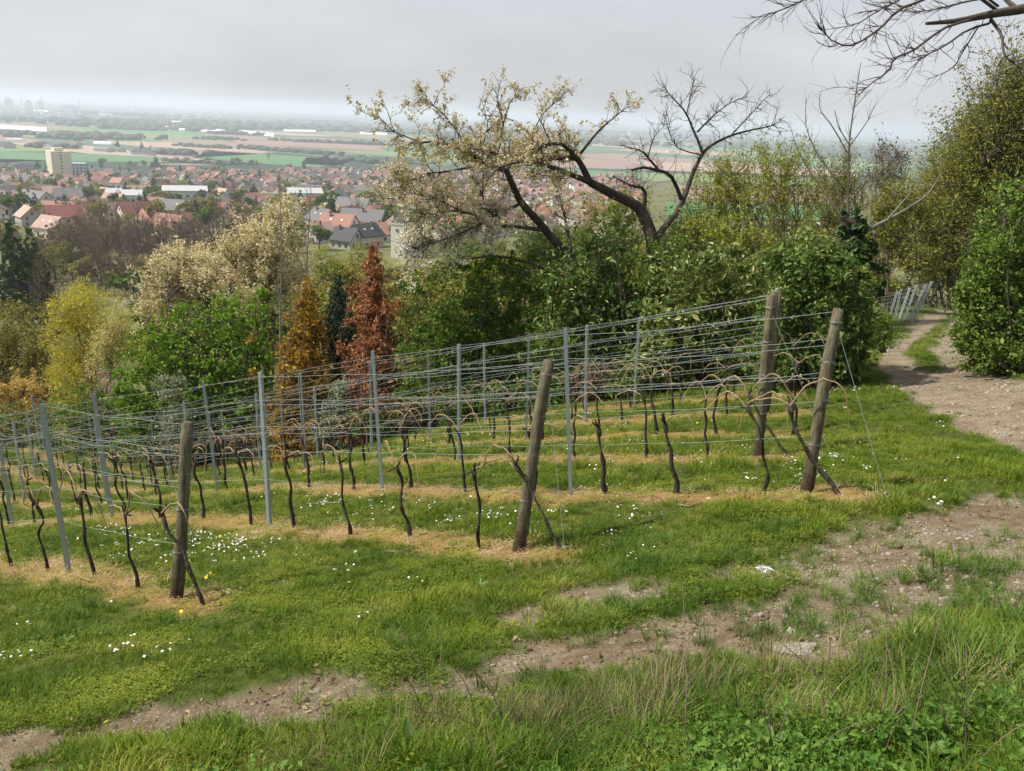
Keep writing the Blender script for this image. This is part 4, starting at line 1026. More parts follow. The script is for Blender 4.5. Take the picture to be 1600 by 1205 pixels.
# --- conifers
def conifer(label, seed, px, d, top, width, leaf, n, size, droop=.5, thin=0.0):
    base = ground_at(px, d); tp = P(px, top, d); H = tp[2] - base[2]; w = width * d / F_PX * .5; rng = np.random.default_rng(seed)
    L = []
    for i in range(26):
        t = (i + .5) / 26; c = base + (tp - base) * t; r = w * (1.05 - t) ** .75 * (1 if t > .12 else .8) * rng.uniform(.8, 1.2)
        for k in range(3):
            a = rng.uniform(0, 2 * np.pi); L.append((c + np.array([math.cos(a), math.sin(a), 0]) * r * .45, np.array([r * .68, r * .68, H / 26 * 1.5])))
    plant('conifer', label, 'tree', seed, px, d, L, leaf, size, n, 1, .10, 90, .02, 160, (.15, .4), subs=300, sub_f=.4, aspect=.42, nrm_w=.3, on_twig=.25, base=base, droop=droop)
conifer('rust brown dead conifer standing in the hedge behind the vineyard', 41, 583, 27.2, 388, 104, 'dead', 30000, .14, .6)
conifer('golden yellow conifer left of the dark green one', 42, 480, 28.6, 446, 150, 'gold', 30000, .12, .0)
conifer('narrow dark green conifer between the golden and the rust brown ones', 43, 530, 30.0, 434, 100, 'yew', 22000, .12, .0)

# --- left part of the hedge
plant('lilac_bush', 'large bright green lilac bush with purple flower buds', 'shrub', 51, 330, 32.5, [(340, 500, 70, 50), (390, 500, 55, 55), (280, 530, 60, 50), (340, 570, 80, 60), (410, 570, 45, 60), (240, 560, 60, 55), (212, 600, 48, 60), (225, 650, 50, 50), (290, 620, 70, 50), (370, 640, 70, 50)],
      'lilac', 0.118, 41600, 7, .07, 50, .02, 80, subs=240, sub_f=.17, aspect=.65)
plant('blossom_tree', 'white blossoming cherry with upright twigs above the lilac bush', 'tree', 52, 415, 41, [(420, 365, 70, 50), (380, 410, 70, 45), (455, 410, 50, 55), (430, 460, 70, 50), (370, 460, 60, 40), (450, 340, 30, 30)],
      'blossom', .092, 32000, 4, .14, 120, .03, 620, (.4, 1.2), .011, .93, subs=70, sub_f=.25, jit=.08, up=.55)
plant('blossom_tree', 'broad white blossoming cherry with a dark low limb, left of the upright one', 'tree', 53, 290, 43, [(290, 415, 75, 38), (240, 450, 40, 32), (330, 440, 60, 40), (270, 480, 60, 30), (230, 485, 25, 25)],
      'blossom', .092, 24000, 3, .13, 110, .03, 460, (.4, 1.1), .011, .93, subs=60, sub_f=.25, jit=.08, up=.35, extra=[px_spine([(345, 470), (318, 455), (300, 450), (282, 448), (262, 470)], 42, .12, .03, 10)])
for j, (pts, lab) in enumerate([([(440, 620), (438, 500), (440, 400), (436, 270)], 'slim bare grey sapling stem in front of the blossoming cherry, left of two'), ([(468, 620), (470, 490), (480, 400), (486, 290)], 'slim bare sapling stem left of the golden conifer, right of two')]):
    d = 31 + j; b = ground_at(pts[0][0], d); sp = (smooth_line([b - [0, 0, .1]] + [P(p[0], p[1], d) for p in pts[1:]], 12), np.linspace(.045, .008, 12)); rng = np.random.default_rng(60 + j)
    r = thing('sapling', lab, 'tree', b, group='slim saplings'); link('trunk', tube_mesh('trunk', [sp], M['bark_pale'], 6, b), r)
    tw = side_twigs(rng, [sp], 26, (.3, .9), .012, 6, .7, .6, .35); tw += side_twigs(rng, tw, 50, (.15, .4), .006, 6, .5, .6)
    tag(link('crown', tube_mesh('crown', tw, M['bark_pale'], 3, b), r), kind='stuff')
plant('variegated_shrub', 'small pale variegated shrub at the foot of the lilac', 'shrub', 54, 268, 30.5, [(265, 620, 28, 40), (285, 655, 30, 30)], 'variegated', .09, 4500, 4, .03, 20, .01, 0, subs=20, sub_f=.4)
plant('variegated_shrub', 'small pale leaved shrub at the foot of the dark conifer', 'shrub', 55, 535, 26.8, [(535, 620, 24, 30), (520, 650, 28, 25)], 'variegated', .08, 3500, 4, .03, 20, .01, 0, subs=20, sub_f=.4)
plant('low_shrub', 'dark green low shrub at the left edge behind the vines', 'shrub', 56, 25, 40, [(20, 660, 45, 30), (60, 680, 40, 25), (-20, 670, 40, 30)], 'laurel', .11, 8000, 5, .03, 20, .01, 0, subs=50, sub_f=.3)
plant('low_shrub', 'yellow green low shrub below the pink blossom', 'shrub', 57, 120, 38.5, [(100, 650, 50, 35), (160, 640, 45, 40), (200, 660, 40, 35), (130, 620, 40, 25)], 'privet', .11, 12000, 5, .03, 20, .01, 0, subs=60, sub_f=.3)
plant('pink_shrub', 'pink blossoming shrub between the willow and the lilac', 'shrub', 58, 155, 43, [(150, 590, 22, 18), (165, 605, 18, 14), (138, 580, 12, 10)], 'pink', .09, 1700, 4, .03, 30, .012, 60, (.3, .7), subs=0, shell=.7, on_twig=.5)
plant('orange_shrub', 'orange yellow budding shrub at the left edge', 'shrub', 59, 35, 45, [(20, 610, 40, 26), (65, 605, 30, 22), (-15, 615, 35, 25)], 'orange', .11, 13000, 6, .03, 60, .012, 220, (.4, 1.0), subs=25, sub_f=.35, on_twig=.6, up=.8)
for j, px in enumerate(range(190, 1010, 68)):
    k = (px - 800) / F_PX / .958; dd = 17.6 / (.7826 + .6225 * k) * 1.03
    g = ground_at(px, dd); gx, gy, gd = project(g)
    plant('undergrowth_bush', f'low dark undergrowth bush at the hedge foot, {NTH[j]} from the left', 'shrub', 600 + j, px, dd, [(px - 22, gy - 22, 34, 26), (px + 22, gy - 26, 34, 30)], ['privet', 'laurel', 'privet', 'brownish'][j % 4], 0.09, 3000, 4, .02, 16, .008, 30, (.2, .6), subs=26, sub_f=.33, group='undergrowth bushes at the hedge foot')

# --- lower slope, left
plant('willow', 'yellow leafed willow in the hollow at the left', 'tree', 71, 140, 50, [(135, 495, 56, 52), (100, 540, 40, 64), (172, 535, 50, 64), (135, 600, 66, 55), (120, 468, 30, 30), (140, 650, 66, 45)], 'willow', .13, 34000, 5, .08, 110, .025, 350, (.5, 1.4), .01, .6, subs=60, sub_f=.3, jit=.12, up=-.1, aspect=.3)
plant('pale_shrub', 'pale cream young tree with horizontal twigs beside the yellow willow', 'tree', 72, 172, 47, [(172, 530, 30, 45), (165, 575, 38, 35), (185, 500, 18, 25)], 'cream', .08, 9000, 2, .05, 90, .015, 240, (.3, .9), .008, .9, bark='bark_pale', subs=0, jit=.06)
plant('olive_thicket', 'dense olive brown thicket at the left edge below the distant vineyard', 'shrub', 73, 40, 54, [(20, 515, 50, 60), (68, 530, 34, 60), (-20, 550, 50, 70), (40, 590, 60, 55)], 'olive', .13, 30000, 8, .05, 150, .02, 420, (.5, 1.3), .01, .55, subs=60, sub_f=.3, jit=.12, up=.7)
plant('bare_tree', 'bare thin tree standing in front of the distant vineyard', 'tree', 74, 72, 56, [(75, 420, 28, 35), (60, 450, 25, 30), (85, 460, 25, 35)], 'olive', .06, 700, 2, .10, 90, .03, 420, (.4, 1.2), .012, 1.0, subs=0, up=.5)
plant('spring_tree', 'round yellow green tree left of the rust brown conifer top', 'tree', 75, 515, 78, [(510, 410, 28, 26), (530, 430, 30, 30), (500, 450, 30, 40), (530, 480, 40, 40)], 'spring', .14, 9000, 3, .12, 60, .04, 150, (.5, 1.5), .015, .3, subs=50, sub_f=.33, jit=.15)
plant('spring_tree', 'round yellow green tree directly behind the rust brown conifer', 'tree', 76, 565, 84, [(565, 405, 32, 26), (590, 430, 30, 32), (555, 450, 32, 35), (575, 490, 40, 40)], 'spring', .14, 10000, 3, .12, 60, .04, 150, (.5, 1.5), .015, .3, subs=50, sub_f=.33, jit=.15)
plant('spring_tree', 'olive green tree low between the golden and rust brown conifers', 'tree', 77, 540, 62, [(545, 480, 30, 30), (520, 500, 30, 30), (560, 520, 40, 30)], 'hazel', .11, 6000, 3, .10, 60, .03, 150, (.5, 1.2), .012, .5, subs=30, sub_f=.33, jit=.12)

# --- right: young hazels behind the hedge, wood along the path
for j, (bp, d, L, lf, n, lab) in enumerate([
    (1150, 29, [(1140, 275, 60, 60), (1105, 320, 55, 60), (1175, 320, 50, 65), (1150, 390, 70, 55)], 'spring', 11000, 'airy yellow green young tree right of the forked cherry'),
    (1225, 31, [(1225, 260, 45, 60), (1200, 310, 45, 60), (1250, 330, 48, 62), (1220, 390, 50, 50)], 'spring', 10000, 'airy yellow green young tree left of the bare upright shoots'),
    (1300, 33, [(1300, 285, 50, 55), (1330, 320, 45, 55), (1285, 350, 45, 50)], 'hazel', 9000, 'airy olive young tree behind the bare upright shoots'),
    (1080, 27, [(1075, 370, 45, 35), (1050, 400, 45, 35), (1100, 400, 45, 40)], 'privet', 6000, 'small green tree at the foot of the forked cherry'),
    (955, 27.5, [(945, 350, 40, 34), (985, 340, 34, 34), (915, 385, 40, 30), (960, 400, 50, 34)], 'spring', 8000, 'airy yellow green young tree left of the forked cherry trunk'),
    (870, 29.5, [(860, 385, 40, 30), (890, 400, 40, 28), (830, 405, 40, 26)], 'privet', 7000, 'small green tree under the dark arched limb of the spreading cherry'),
    (1385, 44, [(1385, 250, 30, 40), (1365, 290, 30, 40), (1405, 270, 25, 40)], 'brownish', 1500, 'bare reddish twigged tree seen against the plain left of the wood'),
    (1390, 40, [(1385, 370, 50, 50), (1400, 320, 45, 50), (1370, 420, 40, 40)], 'hazel', 12000, 'yellow green hazel behind the ivy clad stump'),
    (1440, 62, [(1435, 320, 45, 50), (1455, 370, 45, 50), (1430, 400, 40, 40)], 'hazel', 10000, 'yellow green hazel at the edge of the wood above the leaning posts')]):
    plant('young_tree' if j < 7 else 'hazel_tree', lab, 'tree', 80 + j, bp, d, L, lf, .062 if d < 40 else .10, n, 6, .045, 120, .014, 480, (.3, 1.1), .007, .97, bark='twig', subs=30, sub_f=.3, jit=.05, up=.9)
plant('hawthorn_bush', 'big bright green bush beside the gravel path at the right edge', 'shrub', 91, 1600, 17, [(1580, 330, 60, 55), (1630, 340, 60, 70), (1550, 400, 50, 50), (1610, 430, 70, 70), (1545, 470, 42, 55), (1590, 520, 60, 60), (1640, 540, 60, 70), (1570, 555, 35, 40), (1680, 430, 60, 80)],
      'bright', .070, 66000, 8, .06, 80, .02, 150, subs=420, sub_f=.13)
plant('wood_tree', 'tall olive leaved tree at the edge of the wood, leaning over the right edge', 'tree', 92, 1560, 27, [(1590, 140, 60, 55), (1555, 190, 60, 60), (1600, 230, 80, 70), (1525, 250, 55, 55), (1640, 170, 70, 90), (1580, 310, 80, 60), (1500, 300, 50, 50)], 'hazel', .078, 42000, 5, .16, 220, .03, 1300, (.6, 2.0), .01, .66, subs=160, sub_f=.2, jit=.12, up=.3)
plant('wood_tree', 'yellow green tree of the wood behind the bend of the path', 'tree', 93, 1520, 40, [(1490, 250, 45, 50), (1480, 310, 50, 50), (1520, 330, 50, 60), (1470, 360, 40, 45), (1500, 400, 50, 45), (1530, 210, 40, 50)], 'hazel', .105, 28000, 4, .14, 170, .03, 900, (.6, 2.0), .011, .66, subs=80, sub_f=.27, jit=.14, up=.1)
plant('wood_tree', 'yellow green tree overhanging the far end of the path', 'tree', 94, 1490, 58, [(1475, 340, 45, 40), (1500, 380, 45, 40), (1460, 400, 45, 35), (1480, 430, 45, 25)], 'hazel', .15, 13000, 4, .14, 110, .03, 300, (.5, 1.8), .015, .5, subs=60, sub_f=.3, jit=.15)
plant('dark_thicket', 'dark shaded thicket at the end of the path', 'shrub', 95, 1445, 64, [(1410, 440, 40, 30), (1450, 430, 40, 35), (1490, 440, 30, 35), (1430, 460, 50, 25)], 'ivy', .13, 9000, 9, .08, 60, .03, 100, (.5, 1.4), subs=60, sub_f=.3, bark='bark')
plant('dark_thicket', 'dark shaded undergrowth right of the far end of the path', 'shrub', 96, 1545, 36, [(1535, 440, 30, 40), (1560, 420, 40, 45), (1590, 460, 40, 40)], 'privet', .10, 9000, 6, .06, 50, .03, 80, (.4, 1.2), subs=60, sub_f=.3)
plant('bank_shrub', 'low green shrub between the evergreen bush and the leaning posts', 'shrub', 97, 1385, 23, [(1376, 535, 16, 20), (1386, 515, 10, 14), (1370, 505, 14, 20)], 'privet', .06, 3500, 5, .03, 30, .012, 40, (.2, .5), subs=30, sub_f=.33)

# --- bare branch hanging into the top right corner, from a tree standing outside the view
def overhang():
    rng = np.random.default_rng(97); d = 7.2; b = ground_at(2010, 8.2, 900)
    root = thing('bare_tree', 'bare branches of a tree hanging in from the top right corner', 'tree', b)
    tr = (smooth_line([b - [0, 0, .2], b + [0, 0, 1.5], P(1990, 250, 8.2), P(1960, 30, 8.1), P(1930, -200, 8.0)], 12), np.linspace(.2, .1, 12))
    link('trunk', tube_mesh('trunk', [tr], M['bark'], 10, b), root)
    S = [px_spine([(1972, 60, .9), (1800, 10, .5), (1690, -2, .2), (1600, 14, 0), (1550, 22, -.1), (1500, 32, -.2), (1447, 37, -.3)], d, .066, .012, 16),
         px_spine([(1548, 24, -.1), (1547, 36, -.1), (1512, 47, -.2), (1476, 72, -.4), (1450, 85, -.5), (1433, 95, -.6)], d, .016, .004, 10),
         px_spine([(1548, 30, -.1), (1565, 55, -.2), (1570, 87, -.3), (1597, 107, -.3)], d, .02, .006, 9), px_spine([(1570, 87, -.3), (1557, 107, -.4), (1557, 130, -.4)], d, .01, .003, 6),
         px_spine([(1530, 28, -.1), (1480, 42, -.4), (1450, 62, -.6), (1425, 80, -.8), (1397, 92, -1), (1390, 110, -1.1), (1362, 130, -1.3), (1338, 152, -1.4)], d, .015, .0035, 14),
         px_spine([(1560, 18, 0), (1500, -20, -.4), (1445, 0, -.7), (1405, 15, -.9), (1380, 40, -1.0), (1350, 62, -1.2), (1325, 72, -1.3), (1295, 60, -1.4), (1275, 32, -1.5)], d, .018, .0035, 15),
         px_spine([(1560, 10, 0), (1480, -40, -.2), (1407, 0, -.3), (1375, 15, -.4), (1340, 37, -.5), (1300, 45, -.6)], d, .014, .003, 10),
         px_spine([(1580, 10, 0), (1500, -60, .2), (1400, -40, .3), (1300, -20, .4), (1225, 15, .5), (1190, 25, .5), (1150, 55, .5)], d, .016, .003, 12),
         px_spine([(1590, 12, 0), (1560, -5, .2), (1500, 5, .4), (1460, 15, .6), (1420, 18, .7), (1360, 8, .8)], d, .014, .003, 10),
         px_spine([(1530, 40, -.1), (1505, 80, -.2), (1490, 105, -.2), (1465, 118, -.3), (1445, 125, -.3)], d, .008, .002, 8),
         px_spine([(1680, 120, .2), (1640, 150, 0), (1600, 153, -.1), (1565, 152, -.2), (1540, 146, -.2)], d, .012, .004, 8), px_spine([(1700, 0, .2), (1690, 70, .2), (1680, 120, .2)], d, .02, .012, 6)]
    S = [S[0]] + [(p, r * .78) for p, r in S[1:]]
    for i, s in enumerate(S): link('branch', tube_mesh('branch', [s], M['bark'], 8 if i == 0 else 5, b, i == 0), root)
    t1 = side_twigs(rng, S[1:10], 210, (.08, .34), .0040, 7, .10, .55, .1, .15); t2 = side_twigs(rng, t1, 420, (.04, .16), .0028, 5, .15, .6, .1, .15)
    tag(link('crown', tube_mesh('crown', t1 + t2, M['bark'], 3, b), root), kind='stuff')
overhang()

# ------------------------------------------------------------------ lower slope: distant vineyard, tree belt
rv = np.random.default_rng(301)
M['fartwig'] = noise_mat('brown_twigs', [(.12, .085, .06), (.20, .15, .105)], 2)
def far_tree_mesh(kind, seed):
    rng = np.random.default_rng(seed)
    if kind == 'bare':
        sp = [(smooth_line([np.array([0, 0, -.3]), np.array([.1, 0, 3.0]), np.array([0, .1, 6.5])], 7), np.linspace(.16, .05, 7))]
        br = side_twigs(rng, sp, 22, (2.2, 4.2), .055, 6, .45, .75, .25); br2 = side_twigs(rng, br, 120, (.8, 2.0), .028, 5, .35, .75, .2); br3 = side_twigs(rng, br2, 420, (.5, 1.2), .016, 4, .3, .7, .1)
        tr = tube_mesh('trunk', sp + br, M['fartwig'], 5); v, q, a = tubes(br2 + br3, 3)
        return tr, mesh_np('crown', v, q, M['fartwig'], True)
    tr = tube_mesh('trunk', [(smooth_line([np.array([0, 0, -.5]), np.array([0, 0, 2.5]), np.array([.1, 0, 5])], 5), np.linspace(.22, .1, 5))], M['bark'], 5)
    if kind == 'round':
        L = [(np.array([rng.normal() * 1.3, rng.normal() * 1.3, 4.6 + rng.normal() * .9]), np.array([1.9, 1.9, 1.9]) * rng.uniform(.7, 1.15)) for _ in range(6)]
        pos, nr = foliage(rng, sub_lobes(rng, L, 26, .45), 620, .2); return tr, ('round', leaves_np(rng, pos, .72, nr, .55, .8))
    L = [(np.array([0, 0, 1.2 + 7.5 * i / 11]), np.array([1, 1, .7]) * (2.0 * (1.06 - i / 11))) for i in range(12)]
    pos, nr = foliage(rng, L, 480, .25); return tr, ('conifer', leaves_np(rng, pos, .75, nr, .4, .6, .4))
FT = {}
for kind, leafs in (('round', ['spring', 'privet', 'olive', 'hazel', 'brownish', 'blossom']), ('conifer', ['yew', 'ivy'])):
    for sd in range(3):
        tr, (_, (v, q, a)) = far_tree_mesh(kind, 400 + sd)
        for lf in leafs: FT.setdefault((kind, lf), []).append((tr, mesh_np('crown', v, q, M[lf], False, {'v': a})))
def mid_tree_mesh(seed):
    rng = np.random.default_rng(seed)
    L = [(np.array([rng.normal() * 1.3, rng.normal() * 1.3, 4.2 + rng.normal() * 1.1]), np.array([1.8, 1.8, 1.9]) * rng.uniform(.7, 1.15)) for _ in range(7)] + [(np.array([rng.normal(), rng.normal(), 1.6]), np.array([1.7, 1.7, 1.6]))]
    pos, nr = foliage(rng, sub_lobes(rng, L, 60, .3), 4200, .5); return leaves_np(rng, pos, .23, nr, .45, .6)
for sd in range(2):
    v, q, a = mid_tree_mesh(440 + sd)
    for lf in ('spring', 'olive', 'hazel', 'brownish', 'privet'): FT.setdefault(('mid', lf), []).append((FT[('round', 'olive')][sd][0], mesh_np('crown', v, q, M[lf], False, {'v': a})))
FT[('bare', '')] = [far_tree_mesh('bare', 420 + i) for i in range(4)]
def far_tree(kind, leaf, loc, h, label, group, wid=1.0, name=None):
    tr, cr = FT[(kind, leaf)][rv.integers(len(FT[(kind, leaf)]))]
    s = h / (9.2 if kind == 'conifer' else 7.4 if kind in ('round', 'mid') else 9.0)
    r = thing(name or {'round': 'deciduous_tree', 'mid': 'slope_tree', 'conifer': 'conifer', 'bare': 'bare_tree'}[kind], label, 'tree', loc, rv.uniform(0, 6.28), group, (s * wid, s * wid, s))
    link('trunk', tr, r); link('crown', cr, r)
    return r
def Gd(px, d):
    p = P(px, 300, d); return np.array([p[0], p[1], float(base_z(np.array([p[0]]), np.array([p[1]]))[0])])

# trees filling the slope between the hedge and the village
for j in range(130):
    px = float(rv.uniform(200, 1330)); px = px if rv.random() < .5 else float(rv.uniform(650, 1330)); d = float(rv.uniform(56, 150)); g = Gd(px, d)
    lim = np.interp(px, [150, 300, 380, 480, 620, 700, 850, 1000, 1250], [470, 455, 425, 415, 412, 400, 362, 345, 310]) + rv.uniform(-4, 40)
    h = min(float(P(px, lim, d)[2] - g[2]), 9.0)
    if h < 2.2: continue
    lf = str(rv.choice(['spring', 'olive', 'hazel', 'brownish', 'privet'], p=[.16, .28, .24, .16, .16]))
    far_tree('mid', lf, g, h, f'{dict(spring="yellow green", olive="olive budding", hazel="yellowish budding", brownish="brownish budding", privet="mid green")[lf]} tree on the slope', 'trees on the slope between hedge and village', rv.uniform(.9, 1.4))
for j in range(70):
    px = float(rv.uniform(620, 1350)); d = float(rv.uniform(120, 330)); g = Gd(px, d); lf = str(rv.choice(['spring', 'olive', 'hazel', 'brownish', 'privet'], p=[.16, .3, .2, .12, .22]))
    far_tree('mid', lf, g, float(rv.uniform(5, 10)), f'{dict(spring="yellow green", olive="olive budding", hazel="yellowish budding", brownish="brownish budding", privet="mid green")[lf]} tree on the slope', 'trees on the slope between hedge and village', rv.uniform(1.0, 1.5))
# distant vineyard: posts and dark vine strips
POSTF = MB(); POSTF.box(-.06, -.06, -.3, .06, .06, 2.1); POSTF = POSTF.mesh('stake', noise_mat('pale_stake', [(.42, .44, .44), (.55, .56, .55)], 4))
VINEF = noise_mat('far_vine_strip', [(.09, .06, .035), (.22, .15, .07), (.30, .24, .08)], 1.2)
for j, (pa, pb) in enumerate([((-30, 452), (225, 466)), ((-30, 440), (222, 453)), ((-30, 428), (218, 441)), ((-30, 418), (190, 430))]):
    a, b = G(*pa), G(*pb); n = 26
    seg = []
    for i in range(n):
        p = a + (b - a) * (i + rv.uniform(-.12, .12)) / n; p[2] = float(base_z(p[:1], p[1:2])[0])
        o = link('vineyard_stake', POSTF, None, p, .5, (1, 1, rv.uniform(.9, 1.1)))
        tag(o, f'tiny pale stake, {["nearest", "second", "third", "farthest"][j]} line of the distant vineyard', 'post', 'stakes of the distant vineyard')
        q = p + np.array([rv.normal() * .3, rv.normal() * .3, 0])
        for k in range(7):
            c = a + (b - a) * (i + k / 7) / n; c[2] = float(base_z(c[:1], c[1:2])[0])
            seg.append((smooth_line([c, c + [rv.normal() * .1, rv.normal() * .1, .8], c + [rv.normal() * .5, rv.normal() * .4, 1.15 + rv.random() * .3]], 4), np.array([.06, .05, .04, .03])))
    tag(link('far_vines', tube_mesh('far_vines', seg, VINEF, 3)), f'brown vines of the {["nearest", "second", "third", "farthest"][j]} line in the distant vineyard', 'vines', None, 'stuff')
gb = 'bare brown trees of the belt above the distant vineyard'
for j, (px, d, h) in enumerate([(float(rv.uniform(-20, 430)), float(rv.uniform(165, 260)), float(rv.uniform(7, 12))) for _ in range(30)] + [(105, 190, 12), (135, 205, 13), (160, 195, 14), (178, 215, 13), (200, 200, 12), (222, 210, 13), (245, 195, 14), (268, 190, 12), (150, 170, 9), (190, 175, 9), (300, 215, 13), (330, 200, 15), (352, 195, 17), (372, 205, 15), (318, 180, 10), (120, 230, 12), (285, 230, 12), (395, 210, 12), (340, 170, 12)]):
    far_tree('bare', '', Gd(px, d), h, 'bare brown tree of the belt', gb, 1.15)
for j in range(46):
    px = float(rv.uniform(-30, 440)); d = float(rv.uniform(178, 270)); lf = str(rv.choice(['brownish', 'olive', 'hazel'], p=[.5, .3, .2]))
    far_tree('mid', lf, Gd(px, d), float(rv.uniform(5, 10)), f'{dict(olive="olive budding", hazel="yellowish budding", brownish="brown budding")[lf]} tree of the belt', 'budding trees of the belt below the village', rv.uniform(.9, 1.4))
gb2 = 'olive and green trees of the belt'
for j, (px, d, h, lf) in enumerate([(120, 180, 6, 'olive'), (145, 185, 6, 'brownish'), (172, 180, 5, 'olive'), (195, 165, 6, 'privet'), (215, 180, 6, 'olive'), (240, 185, 5, 'brownish'), (262, 170, 6, 'olive'), (300, 190, 7, 'olive'), (345, 190, 8, 'olive'), (368, 185, 8, 'brownish'), (90, 210, 6, 'olive'), (60, 220, 6, 'brownish'), (380, 200, 8, 'olive'), (400, 170, 7, 'privet'), (320, 165, 7, 'olive')]):
    far_tree('round', lf, Gd(px, d), h, {'olive': 'olive budding', 'brownish': 'brown budding', 'privet': 'mid green'}[lf] + ' small tree of the belt', gb2, 1.1)
for j, (px, d, h, lab) in enumerate([(12, 120, float(P(12, 306, 120)[2] - Gd(12, 120)[2]), 'tall dark conifer at the left edge before the village, taller of two'), (40, 128, float(P(40, 345, 128)[2] - Gd(40, 128)[2]), 'dark conifer just right of the tallest one at the left edge')]):
    far_tree('conifer', 'ivy', Gd(px, d), h, lab, None, .8)
far_tree('conifer', 'yew', Gd(200, 150), 4, 'small dark shrub like conifer at the right end of the distant vineyard', None, 1.8)

# ------------------------------------------------------------------ village
def flat(name, c, rough=.8, spec=.2, var=.12): return noise_mat(name, [tuple(x * (1 - var) for x in c), tuple(min(1, x * (1 + var)) for x in c)], .6, 4, rough=rough, spec=spec, rnd=.12)
ROOF = {'red': flat('red_roof_tiles', (.21, .085, .07)), 'orange': flat('orange_roof_tiles', (.31, .16, .12)), 'salmon': flat('salmon_roof_tiles', (.36, .25, .205)), 'brown': flat('brown_roof_tiles', (.18, .125, .10)),
        'grey': flat('grey_roof_slates', (.15, .145, .145)), 'black': flat('black_roof_slates', (.065, .065, .07)), 'pale': flat('pale_metal_roof', (.36, .37, .37), .6)}
WALL = {'white': flat('white_render', (.62, .60, .56)), 'cream': flat('cream_render', (.55, .49, .36)), 'grey': flat('grey_render', (.42, .42, .41)), 'pink': flat('pink_render', (.52, .38, .30))}
GLASS = noise_mat('window_glass', [(.03, .035, .045), (.07, .08, .09)], 2, rough=.15, spec=.5)
DIMS = [(9, 11, 4.6, 3.9), (8, 10, 3.4, 4.0), (10, 14, 5.6, 4.4), (9, 9, 5.4, 3.6), (11, 19, 5.2, 4.6), (7.5, 12, 3.0, 3.6)]
def wall_mesh(dm, mat):
    w, l, e, r = dm; w /= 2; l /= 2; m = MB(); z = -3.0
    m.poly([(-w, -l, z), (w, -l, z), (w, -l, e), (0, -l, e + r), (-w, -l, e)]); m.poly([(w, l, z), (-w, l, z), (-w, l, e), (0, l, e + r), (w, l, e)])
    m.poly([(w, -l, z), (w, l, z), (w, l, e), (w, -l, e)]); m.poly([(-w, l, z), (-w, -l, z), (-w, -l, e), (-w, l, e)])
    return m.mesh('house_wall', mat)
def roof_mesh(dm, mat):
    w, l, e, r = dm; w /= 2; l /= 2; o = .5; t = .28; s = r / w; m = MB(); oz = o * s
    for sg in (1, -1):
        b = [(0, -l - o, e + r), (sg * (w + o), -l - o, e - oz), (sg * (w + o), l + o, e - oz), (0, l + o, e + r)]
        tp = [(p[0], p[1], p[2] + t) for p in b]
        m.hexa(b if sg > 0 else b[::-1], tp if sg > 0 else tp[::-1])
    return m.mesh('house_roof', mat)
def chimney_mesh(mat):
    m = MB(); m.box(-.35, -.35, -1.2, .35, .35, 1.0); m.box(-.42, -.42, 1.0, .42, .42, 1.15); return m.mesh('house_chimney', mat)
WM = {(i, k): wall_mesh(d, WALL[k]) for i, d in enumerate(DIMS) for k in WALL}
RM = {(i, k): roof_mesh(d, ROOF[k]) for i, d in enumerate(DIMS) for k in ROOF}
CHM = chimney_mesh(ROOF['brown'])
_wn = MB(); _wn.box(-.55, -.04, -.7, .55, .05, .7); WINM = _wn.mesh('house_window', GLASS)
_wn = MB(); _wn.box(-.4, -.5, -.05, .4, .5, .08); SKYM = _wn.mesh('roof_window', noise_mat('roof_window_glass', [(.5, .52, .55), (.62, .64, .66)], 2, rough=.2))
def house(i, roof, wall, loc, rz, label, group, detail=0, scale=1.0):
    r = thing('house', label, 'house', loc, rz, group, scale); w, l, e, rh = DIMS[i]
    wl = link('wall', WM[(i, wall)], r); rf = link('roof', RM[(i, roof)], r)
    if detail:
        link('chimney', CHM, rf, (w * .12 * rv.choice([-1, 1]), l * rv.uniform(-.3, .3), e + rh - .2))
        for sg in (1, -1):
            for x in (-w * .25, w * .25):
                for z in ([1.5, 3.9] if e > 4 else [1.6]): link('window', WINM, wl, (x, sg * (l / 2 + .03), z))
            link('window', WINM, wl, (0, sg * (l / 2 + .03), e + rh * .35))
            for y in np.arange(-l / 2 + 2, l / 2 - 1, 3.0):
                for z in ([1.5, 3.9] if e > 4 else [1.6]):
                    if z + .7 < e: link('window', WINM, wl, (sg * (w / 2 + .03), y, z), math.pi / 2)
        if detail > 1 or rv.random() < .5:
            sg = rv.choice([-1, 1]); a = math.atan2(rh, w / 2)
            for y in (-l * .2, l * .15):
                o = link('skylight', SKYM, rf, (sg * w * .25, y, e + rh * .5 + .33)); o.rotation_euler = (0, sg * a, 0)
    return r
R_ = math.radians
